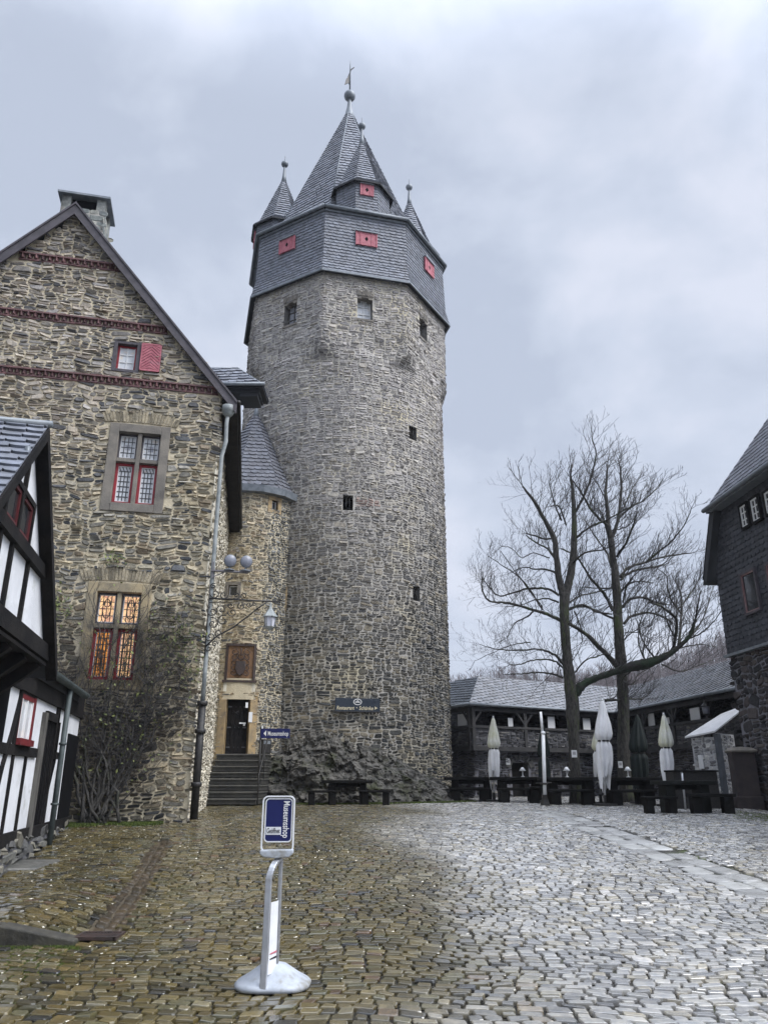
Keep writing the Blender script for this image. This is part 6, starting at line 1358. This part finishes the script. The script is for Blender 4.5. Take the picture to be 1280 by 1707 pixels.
# ================================================================== SIGNS ON THE TOWER AND BY THE STEPS
def signs():
    a, z = cyl_hit(596, 1176, *TC, TR); n = np.array((cos(a), sin(a))); p = np.array(TC) + n * (TR + .12); w = Wall(p, (-n[1], n[0]))
    tl = w.hit(559, 1161); br = w.hit(633, 1187); T = thing('restaurant_sign', 'long dark board with pale restaurant lettering on the keep wall', 'sign', (p[0], p[1], br[1]))
    u0, u1, z0, z1 = tl[0], br[0], br[1], (tl[1] + w.hit(633, 1168)[1]) / 2; Wd = u1 - u0; H = z1 - z0
    m = MB(); m.wbox(w, u0, u1, z0, z1, -.04, .03); m.wbox(w, u0 - .02, u1 + .02, z0 - .03, z0, -.05, .05, None, 1); m.build('board', [M['navy'], M['iron']], T, bevel=.006)
    m = MB(); m.text('Restaurant', H * .40, w, u0 + Wd * .035, z0 + H * .12, .034, 0, bold=.003, ext=.002, fit=Wd * .39, shear=.12); m.text('·', H * .6, w, u0 + Wd * .455, z0 + H * .07, .034, 0, bold=.004, ext=.002)
    m.text('Schänke', H * .40, w, u0 + Wd * .53, z0 + H * .12, .034, 0, bold=.003, ext=.002, fit=Wd * .32, shear=.12); m.wquad(w, [(u1 - Wd * .12, z0 + H * .14), (u1 - Wd * .055, z0 + H * .27), (u1 - Wd * .12, z0 + H * .40)], .03, .036); m.build('lettering', M['cream'], T)
    m = MB(); cu, cv = u0 + Wd * .495, z0 + H * .72; ru, rv = Wd * .095, H * .24; k = 24
    o = [(cu + ru * cos(t), cv + rv * sin(t)) for t in np.linspace(0, 2 * pi, k, endpoint=False)]; i_ = [(cu + ru * .84 * cos(t), cv + rv * .78 * sin(t)) for t in np.linspace(0, 2 * pi, k, endpoint=False)]
    V = [tuple(w.pt(*q, .037)) for q in o] + [tuple(w.pt(*q, .037)) for q in i_]; m.add(V, [(j, (j + 1) % k, k + (j + 1) % k, k + j) for j in range(k)])
    m.wquad(w, [(cu - ru * .62, cv - rv * .2), (cu + ru * .62, cv - rv * .2), (cu + ru * .5, cv + rv * .12), (cu - ru * .5, cv + rv * .12)], .03, .036); m.wquad(w, [(cu - ru * .3, cv + rv * .25), (cu + ru * .3, cv + rv * .25), (cu, cv + rv * .6)], .03, .036); m.build('oval_emblem', M['letter'], T)
    # finger post
    b = P(433, 1338, 26.2); Y = 25.9; zt = P(433, 1212, Y)[2]; bx = P(433, 1260, Y)[0]; zb = float(gz(bx, Y)); T = thing('direction_sign', 'blue museum shop arrow sign on a thin dark post beside the stone steps', 'sign', (bx, Y, zb))
    m = MB(); m.tube([(bx, Y, zb), (bx, Y, zt)], .035, 10); m.build('post', M['iron'], T); w = Wall((bx, Y - .05), (1, .06)); tl = w.hit(433, 1214); br = w.hit(483, 1231); z0, z1 = br[1], tl[1] - .0; W_ = br[0]
    z0, z1 = (w.hit(458, 1231)[1]), (w.hit(458, 1215)[1]); m = MB(); m.wbox(w, 0, W_, z0, z1, -.012, .012); m.wbox(w, .02, .07, z1, z1 + .08, -.03, .02, None, 1); m.build('sign_panel', [M['blue'], M['white']], T)
    H = z1 - z0; m = MB(); m.text('Museumsshop', H * .66, w, W_ * .25, z0 + H * .27, .014, 0, ext=.001, fit=W_ * .70, bold=.002); m.wquad(w, [(W_ * .10, z0 + H * .5), (W_ * .19, z0 + H * .2), (W_ * .19, z0 + H * .8)], .012, .017); m.build('lettering', M['letter'], T)
    # dark letter box with pale slots on the turret, right of the door
    a, z = cyl_hit(440, 1247, *UC, UR); n = np.array((cos(a), sin(a))); p = np.array(UC) + n * (UR + .03); w = Wall(p, (-n[1], n[0])); z0, z1 = w.hit(440, 1261)[1], w.hit(440, 1233)[1]
    T = thing('letter_box', 'dark metal letter box hanging below the blue arrow sign', 'box', (p[0], p[1], z0)); m = MB(); m.wbox(w, -.18, .18, z0 + .1, z1, 0, .16); m.wquad(w, [(-.18, z0 + .1), (-.12, z0), (.12, z0), (.18, z0 + .1)], .0, .14); m.build('box_body', M['iron'], T, bevel=.01)
    m = MB(); m.wbox(w, -.14, .14, z1 - .16, z1 - .05, .16, .166); m.build('lid', M['lead'], T)
    # handrail of the steps
    T = thing('handrail', 'thin iron handrail along the right side of the stone steps', 'railing', (P(430, 1338, 25.4)[0], 25.4, .85)); x = P(429, 1338, 25.4)[0]; m = MB()
    m.tube([(x, 25.4, .85), (x, 25.4, 1.75), (x + .02, 27.4, 3.35)], .022, 8); m.build('rail', M['iron'], T); m = MB(); m.tube([(x, 26.4, 1.6), (x, 26.4, 2.56)], .018, 8); m.build('baluster', M['iron'], T)
signs()

# ================================================================== LANTERN AND FLOODLIGHTS ON THE HOUSE CORNER
def corner_lights():
    o = GAB.pt(.10, 0, .15); w = Wall(o, GAB.d); A = w.hit(347, 1000); B_ = w.hit(468, 1001); L_ = w.hit(451, 1012); z = (A[1] + B_[1]) / 2
    T = thing('wall_lantern', 'small glazed lantern hanging from an ornate black scroll bracket on the house corner', 'lantern', tuple(w.pt(A[0], z - .9)))
    ms = MB(); f = lambda u, v: tuple(w.pt(u, v, 0)); zs = z - .05
    ln = B_[0]; ms.tube([f(0, z), f(ln, z)], .020, 8); ms.tube([f(0, z - .10), f(ln * .55, z - .03), f(ln * .75, z - .0)], .010, 6); ms.tube([f(0, z + .35), f(0, z - 1.35)], .014, 6)
    ms.tube([f(0.02, z - 1.1), f(ln * .15, z - .86), f(ln * .35, z - .66), f(ln * .55, z - .38), f(ln * .68, z - .18), f(ln * .8, z - .03)], .018, 8)
    def spiral(cx, cy, r0, turns, a0, sgn=1, rad=.013):
        n = 22; ms.tube([f(cx + r0 * (1 - t * .85) * cos(a0 + sgn * turns * 6.28 * t), cy + r0 * (1 - t * .85) * sin(a0 + sgn * turns * 6.28 * t)) for t in np.linspace(0, 1, n)], rad, 5)
    rg = random.Random(2)
    for cx, cy, r0, a, s_ in ((.13, .12, .12, 3, 1), (.33, .10, .10, 0, -1), (.10, -.30, .13, 2, 1), (.30, -.25, .12, 4, -1), (.13, -.58, .14, 2, -1), (.35, -.50, .13, 1, 1), (.55, -.30, .11, 3, 1), (.50, -.14, .08, 0, -1), (.10, -.88, .12, 3, 1), (.28, -.80, .10, 5, -1), (.75, -.15, .09, 2, 1), (.92, -.10, .07, 0, -1), (1.05, -.08, .05, 2, 1),
                              (.62, .10, .09, 4, 1), (.80, .10, .09, 5, -1), (.08, -1.15, .09, 1, 1), (.08, .30, .07, 1, 1), (.2, -1.05, .07, 0, 1)): spiral(cx, z + cy, r0, 1.3, a, s_)
    # flower-like finial
    for k in range(5): a = pi * .15 + k * pi * .175; ms.tube([f(ln - .02, z), f(ln - .02 + .08 * cos(a), z + .13 * sin(a)), f(ln - .02 + .15 * cos(a), z + .22 * sin(a))], .009, 5)
    ms.build('bracket', M['iron'], T)
    lx, ly, _ = w.pt(L_[0], 0); zt = L_[1]; m = MB(); m.lathe([(.02, .10), (.03, 0), (.05, -.06), (.17, -.22), (.18, -.24), (.02, -.24)], (lx, ly, zt), 6, None, 0, False); m.lathe([(.11, -.46), (.115, -.47), (.02, -.55), (.01, -.58)], (lx, ly, zt), 6, None, 0, False); m.tube([(lx, ly, zt + .02), (lx, ly, z)], .012, 6)
    for k in range(6): a = k * pi / 3; m.tube([(lx + .135 * cos(a), ly + .135 * sin(a), zt - .23), (lx + .108 * cos(a), ly + .108 * sin(a), zt - .47)], .010, 5)
    m.tube([(lx - .32, ly, zt - .52), (lx - .2, ly, zt - .46), (lx - .1, ly, zt - .47)], .008, 5)
    b = m.build('lamp_housing', M['copper'], T); m = MB(); m.lathe([(.10, -.46), (.125, -.24)], (lx, ly, zt), 6, None, 0, False); m.build('glass', M['lampglass'], b)
    a = w.hit(352, 950); c = w.hit(414, 954); z = a[1]; T = thing('floodlight_bracket', 'horizontal bracket with two round grey floodlights above the lantern', 'lights', tuple(w.pt(0, z)))
    m = MB(); m.wbox(w, 0, c[0], z - .035, z, -.05, .05); m.wbox(w, .02, .06, z - .2, z + .2, -.03, .02); m.wbeam(w, (.03, z - .18), (.3, z - .04), .02, -.01, .01); m.build('arm', M['barge_m'], T)
    for px in (382, 409):
        u, _ = w.hit(px, 950); x, y, _ = w.pt(u, 0); zz = z + .24; m = MB(); d = Vector((.35, -.85, -.15)).normalized(); c_ = Vector((x, y, zz)); m.tube([c_ - d * .12, c_ - d * .09, c_, c_ + d * .06], [.05, .11, .14, .15], 16); m.tube([(x, y, z), (x, y, z + .12)], .02, 6); m.lathe([(.13, 0), (.13, .02), (.02, .03)], (x, y, z), 14)
        fl = m.build('floodlight', M['lead'], T); m = MB(); m.tube([c_ + d * .060, c_ + d * .068], [.135, .13], 16); m.build('lens', M['lampglass2'], fl)
M['lampglass2'] = mat('grey_lamp_glass', (.22, .23, .27), rough=.3)
M['lampglass'] = mat('frosted_lamp_glass', (.62, .62, .68), rough=.3)
M['barge_m'] = mat('bracket_paint', (.16, .15, .16), rough=.6)
corner_lights()

# ================================================================== UMBRELLAS
def umbrella(label, px, ptop, pcan, pbase, Y, wmax, cm, seed, lean=0., split=.52, group=None, tip=True):
    b = P(px[1], pbase, Y); zb = float(gz(b[0], Y)); zt = P(px[0], ptop, Y)[2]; zc = P(px[0], pcan, Y)[2]; r = random.Random(seed); x, y = float(b[0]), Y
    dx = P(px[0], ptop, Y)[0] - x
    T = thing('closed_umbrella', label, 'umbrella', (x, y, zb), group); h = zt - zc
    ph = [r.uniform(0, 6.28) for _ in range(4)]
    def canopy(t0, t1, prof, name, mt, rag=0):
        n = 22; k = 40; V = []
        for i in range(n + 1):
            t = t0 + (t1 - t0) * i / n; s_ = np.interp(t, [p[0] for p in prof], [p[1] for p in prof]) * wmax / 2
            for j in range(k):
                a = 2 * pi * j / k; fold = .10 + .16 * t; rr = s_ * (1 - fold * .5 + fold * sin(8 * a + ph[0] + 1.2 * sin(t * 5)) + .07 * sin(3 * a + ph[1] + 4 * t) + rag * .22 * max(0, t - .6) * sin(5 * a + ph[2]))
                z = zt - h * t; 
                if rag: z -= h * rag * .11 * (i / n) ** 2 * (sin(2 * a + ph[3]) + .5 * sin(7 * a + ph[1]) + .4 * sin(13 * a))
                cx = x + dx * (z - zb) / (zt - zb); V.append((cx + rr * cos(a), y + rr * sin(a), z))
        m = MB(); m.add(V, [(i * k + j, (i + 1) * k + j, (i + 1) * k + (j + 1) % k, i * k + (j + 1) % k) for i in range(n) for j in range(k)] + [tuple(range(k))], None, 0, True); m.build(name, mt, T)
    canopy(0, split, [(0, .10), (.04, .28), (.15, .50), (.3, .82), (.42, .98), (.48, .92), (split, .62)], 'canopy', cm)
    canopy(split, 1, [(split, .60), (split + .06, .86), (.7, .90), (.85, .84), (1, .62)], 'hem', M['cloth_w'] if cm is not M['cloth_g'] else cm, 1)
    zs = zt - h * split; cx = x + dx * (zs - zb) / (zt - zb); m = MB(); m.lathe([(wmax * .29, -.025), (wmax * .335, -.02), (wmax * .335, .02), (wmax * .29, .025)], (cx, y, zs), 20); m.build('strap', M['iron'], T)
    m = MB(); m.tube([(x, y, zb + .02), (x + dx * .97, y, zt - .05)], .030, 10)
    m.tube([(x + dx, y, zt - .02), (x + dx, y, zt + .05)], [.04, .02], 10); m.build('pole', M['white'] if cm is not M['cloth_g'] else M['iron'], T)
    m = MB(); m.box((x, y, zb + .04), (.6, .6, .07)); m.lathe([(.06, .06), (.05, .32)], (x, y, zb), 12); m.build('foot', M['iron'], T, bevel=.01)
umbrella('leftmost closed white umbrella with a yellowed tip', (822, 823), 1196, 1298, 1322, 29.5, .46, M['cloth_y'], 1)
umbrella('large closed white umbrella with ragged hem between the two bare trees', (1004, 1008), 1168, 1300, 1334, 25.5, .56, M['cloth_w'], 2)
umbrella('closed yellowish umbrella half hidden behind the large white one', (997, 1001), 1206, 1296, 1330, 27.2, .46, M['cloth_y'], 3)
umbrella('rightmost closed white umbrella behind the stone table', (1106, 1113), 1191, 1300, 1318, 24.6, .44, M['cloth_y'], 4)
umbrella('closed dark green umbrella behind the second tree', (1062, 1068), 1194, 1315, 1330, 27.6, .62, M['cloth_g'], 5)
umbrella('closed dark green umbrella behind the white pole', (905, 907), 1206, 1318, 1330, 28.9, .45, M['cloth_g'], 6)
def white_pole():
    b = P(908, 1334, 25.6); b[2] = float(gz(b[0], b[1])); T = thing('white_pole', 'tall thin white pole in an iron holder before a dark green umbrella', 'pole', tuple(b)); x, y, z = b
    z1 = P(905, 1222, y)[2]; z2 = P(901, 1187, y)[2]; x1 = P(905, 1222, y)[0]; x2 = P(901, 1187, y)[0]; m = MB(); m.tube([(x, y, z), (x1, y, z1)], .058, 12); m.tube([(x1 - .02, y, z1), (x2, y, z2)], .042, 10); m.lathe([(.07, -.04), (.075, 0), (.06, .04)], (x1, y, z1), 12); m.build('shaft', M['white'], T)
    m = MB(); m.lathe([(.16, .0), (.14, .05), (.07, .3), (.085, .32)], (x, y, z), 12); m.build('holder', M['iron'], T)
    m = MB(); m.lathe([(.10, .62), (.12, .64), (.12, .66), (.10, .68)], (x, y, z), 12); m.tube([(x - .25, y, z + .66), (x + .25, y, z + .68)], .02, 6); m.build('clamp', M['iron'], T)
white_pole()

# ================================================================== TABLES AND BENCHES
def furniture():
    def mk_table(W_, D=.75, H=.76, mt='bench'):
        T = thing('picnic_table', None, 'table', (0, 0, 0)); m = MB()
        m.box((0, 0, H - .05), (W_, D, .10)); m.build('tabletop', M[mt], T, bevel=.015)
        for s_ in (-1, 1): m = MB(); m.box((s_ * W_ * .3, 0, (H - .10) / 2), (.24, D * .75, H - .10)); m.build('leg', M[mt], T, bevel=.02)
        m = MB(); m.box((0, 0, H - .16), (W_ * .7, .12, .12)); m.build('cross_beam', M[mt], T); return T
    def mk_bench(W_, D=.36, H=.45):
        T = thing('bench', None, 'bench', (0, 0, 0)); m = MB(); m.box((0, 0, H - .035), (W_, D, .07)); m.build('seat', M['bench'], T, bevel=.012)
        for s_ in (-1, 1): m = MB(); m.box((s_ * W_ * .34, 0, (H - .07) / 2), (.22, D * .8, H - .07)); m.build('leg', M['bench'], T, bevel=.02)
        return T
    def dup(r_):
        c = r_.copy(); COL.objects.link(c)
        for ch in list(r_.children): d = ch.copy(); COL.objects.link(d); d.parent = c
        return c
    tb = mk_table(1.75); bn = mk_bench(1.0); used = set()
    def put(proto, x, y, rz, label, group, sc=None):
        o = proto if proto not in used else dup(proto); used.add(proto); o.location = (float(x), float(y), float(gz(x, y)) + .0); o.rotation_euler.z = rz; o['label'] = label; o['group'] = group
        if sc: o.scale = sc
        return o
    GT, GB = 'heavy dark tables of the beer garden', 'heavy dark benches of the beer garden'
    q = P(579, 1340, 26.6); put(tb, q[0], q[1], 0, 'dark table standing in front of the rock under the keep', GT, (.95, 1, 1.0))
    q = P(537, 1340, 26.3); put(bn, q[0], q[1] - .1, R_(6), 'dark bench left of the table in front of the rock', GB, (1.0, 1, 1)); q = P(626, 1340, 26.4); put(bn, q[0], q[1], R_(-4), 'dark bench right of the table in front of the rock', GB)
    rows = [(786, 1330, 30.3, 'dark table nearest the foot of the keep, left of the white umbrella'), (866, 1330, 29.0, 'dark table between the leftmost umbrella and the white pole'), (951, 1333, 27.0, 'dark table at the foot of the forked bare tree'), (1050, 1336, 26.2, 'dark table at the foot of the straight bare tree')]
    nm = ['nearest the keep', 'before the leftmost umbrella', 'under the forked bare tree', 'under the straight bare tree']
    for i, (px, py, Y, lab) in enumerate(rows):
        q = P(px, py, Y); put(tb, q[0], Y, R_(-4 + 3 * i), lab, GT, (1.15, 1, 1.12))
        put(bn, q[0] - .15, Y - .75, R_(-3 + 2 * i), 'dark bench on the yard side of the table ' + nm[i], GB, (1.5, 1, 1.05)); put(bn, q[0] + .1, Y + .8, R_(2), 'dark bench on the far side of the table ' + nm[i], GB, (1.5, 1, 1.05))
    q = P(906, 1330, 28.); put(bn, q[0] - .3, 27.9, R_(80), 'dark bench end-on beside the white pole', GB, (.8, 1, 1.2))
    # stone table at the right
    Y = 20.9; a = P(1142, 1340, Y); T = mk_table(1.45, .8, .78, 'stone_t'); T.location = (float(a[0]), Y, float(gz(a[0], Y))); T['label'] = 'low stone-like table standing free at the right of the yard'; T['group'] = GT
    q = P(1106, 1350, 20.5); put(bn, q[0] - .05, 20.6, R_(4), 'bench on the left of the free-standing stone table', GB, (.85, 1, .9)); q = P(1190, 1350, 20.2); put(bn, q[0], 20.3, R_(-5), 'wide bench at the right front of the free-standing stone table', GB, (1.12, 1.05, 1.05))
    # tall dark serving counter behind it
    A = P(1127, 1335, 23.2); B_ = P(1200, 1335, 23.2); z1 = P(1160, 1287, 23.2)[2]; zb = float(gz(A[0], 23.2)); T = thing('serving_counter', 'large black closed counter behind the free-standing stone table', 'counter', ((A[0] + B_[0]) / 2, 23.4, zb))
    m = MB(); m.box(((A[0] + B_[0]) / 2, 23.5, (z1 + zb) / 2), (B_[0] - A[0], .7, z1 - zb - .0)); m.build('counter_body', M['iron'], T, bevel=.015); m = MB(); m.box(((A[0] + B_[0]) / 2, 23.48, z1 + .02), (B_[0] - A[0] + .06, .78, .05)); m.build('counter_top', M['bench'], T, bevel=.01)
    m = MB(); m.box(((A[0] + B_[0]) / 2 - .4, 23.14, z1 - .3), (.05, .02, .6)); m.build('edge_strip', M['alu'], T)
    # leaning pale pole by the counter
    b = P(1140, 1330, 22.6); o = MB(); t = P(1137, 1289, 22.6); o.tube([(b[0], 22.6, float(gz(b[0], 22.6))), (t[0], 22.6, t[2] + .0)], .028, 8); o = o.build('leaning_pole', M['alu'], loc=(float(b[0]), 22.6, float(gz(b[0], 22.6)))); tag(o, 'thin pale pole leaning against the black counter', 'pole')
    # small white lamps on two tables
    for (px, py, Y, lab) in ((872, 1306, 29.0, 'tiny white table lamp before the arched door'), (946, 1308, 27.1, 'tiny white table lamp beside the forked tree trunk'), (1048, 1304, 26.3, 'tiny pale table lamp before the straight tree trunk')):
        q = P(px, py, Y); zt = float(gz(q[0], Y)) + .76 * 1.12; m = MB(); m.lathe([(.07, 0), (.06, .02), (.02, .03), (.02, .2), (.13, .2), (.04, .32), (.01, .33)], (q[0], Y, zt), 12); o = m.build('table_lamp', M['white'], loc=(float(q[0]), Y, zt)); tag(o, lab, 'lamp', 'small table lamps')
M['stone_t'] = mat('dark_table_stone', (.010, .011, .010), (.018, .02, .018), 4, .7, .6, 25, spec=.15)
furniture()

# ================================================================== NOTICES, LAMPS, CABLES ON THE GALLERY AND TREES
def bits():
    def plate(px, py, w_, h_, Y, label, name='notice', cat='notice', mt='paper'):
        a = P(px - w_ / 2, py + h_ / 2, Y); b = P(px + w_ / 2, py - h_ / 2, Y); m = MB(); m.box(((a[0] + b[0]) / 2, Y, (a[2] + b[2]) / 2), (b[0] - a[0], .012, b[2] - a[2])); m.box(((a[0] + b[0]) / 2, Y - .008, (a[2] + b[2]) / 2 + .02), ((b[0] - a[0]) * .6, .003, (b[2] - a[2]) * .45), mi=1); o = m.build(name, [M[mt], M['paper_ink']], loc=((a[0] + b[0]) / 2, Y, a[2])); tag(o, label, cat)
    w = GSEG[1]; u, v = w.hit(847, 1270, .07); m = MB(); m.wbox(w, u - .11, u + .11, v - .13, v + .13, .05, .07); p = w.pt(u, v - .13, .06); m.wbox(w, u - .06, u + .06, v - .06, v + .07, .07, .074, None, 1); o = m.build('notice', [M['paper'], M['paper_ink']], loc=tuple(float(q) for q in p)); tag(o, 'square white notice on the gallery wall left of the arched door', 'notice')
    plate(957, 1257, 8, 12, 27.45, 'white paper notice fixed to the forked tree trunk'); plate(1034, 1275, 6, 11, 28.44, 'white paper notice fixed to the straight tree trunk')
    # lantern under the eaves of the right wing
    q = P(1175, 1172, 29.3); x, y, z = q; T = thing('hanging_lantern', 'round grey lantern hanging under the eaves of the right gallery wing', 'lantern', (x, y, z - .3)); m = MB(); m.lathe([(.03, .1), (.05, 0), (.19, -.12), (.20, -.14), (.02, -.14)], (x, y, z), 14); m.lathe([(.12, -.42), (.13, -.40), (.02, -.46)], (x, y, z), 14); m.tube([(x, y, z + .08), (x, y, z + .35)], .015, 6); b = m.build('lamp_housing', M['iron'], T); m = MB(); m.lathe([(.12, -.41), (.14, -.14)], (x, y, z), 12); m.build('glass', M['lampglass2'], b)
M['paper_ink'] = mat('faded_print', (.35, .35, .37), rough=.7)
bits()

# ================================================================== HAZE
def haze():
    m = bpy.data.materials.new('haze_air'); m.use_nodes = True; t = m.node_tree; t.nodes.clear()
    o = t.nodes.new('ShaderNodeOutputMaterial'); v = t.nodes.new('ShaderNodeVolumePrincipled'); v.inputs['Density'].default_value = .0004; v.inputs['Color'].default_value = (.80, .84, .92, 1); v.inputs['Anisotropy'].default_value = .2
    t.links.new(v.outputs[0], o.inputs['Volume']); mb = MB(); mb.box((0, 0, 22), (640, 640, 70)); mb.build('haze', m, kind='stuff')
haze()
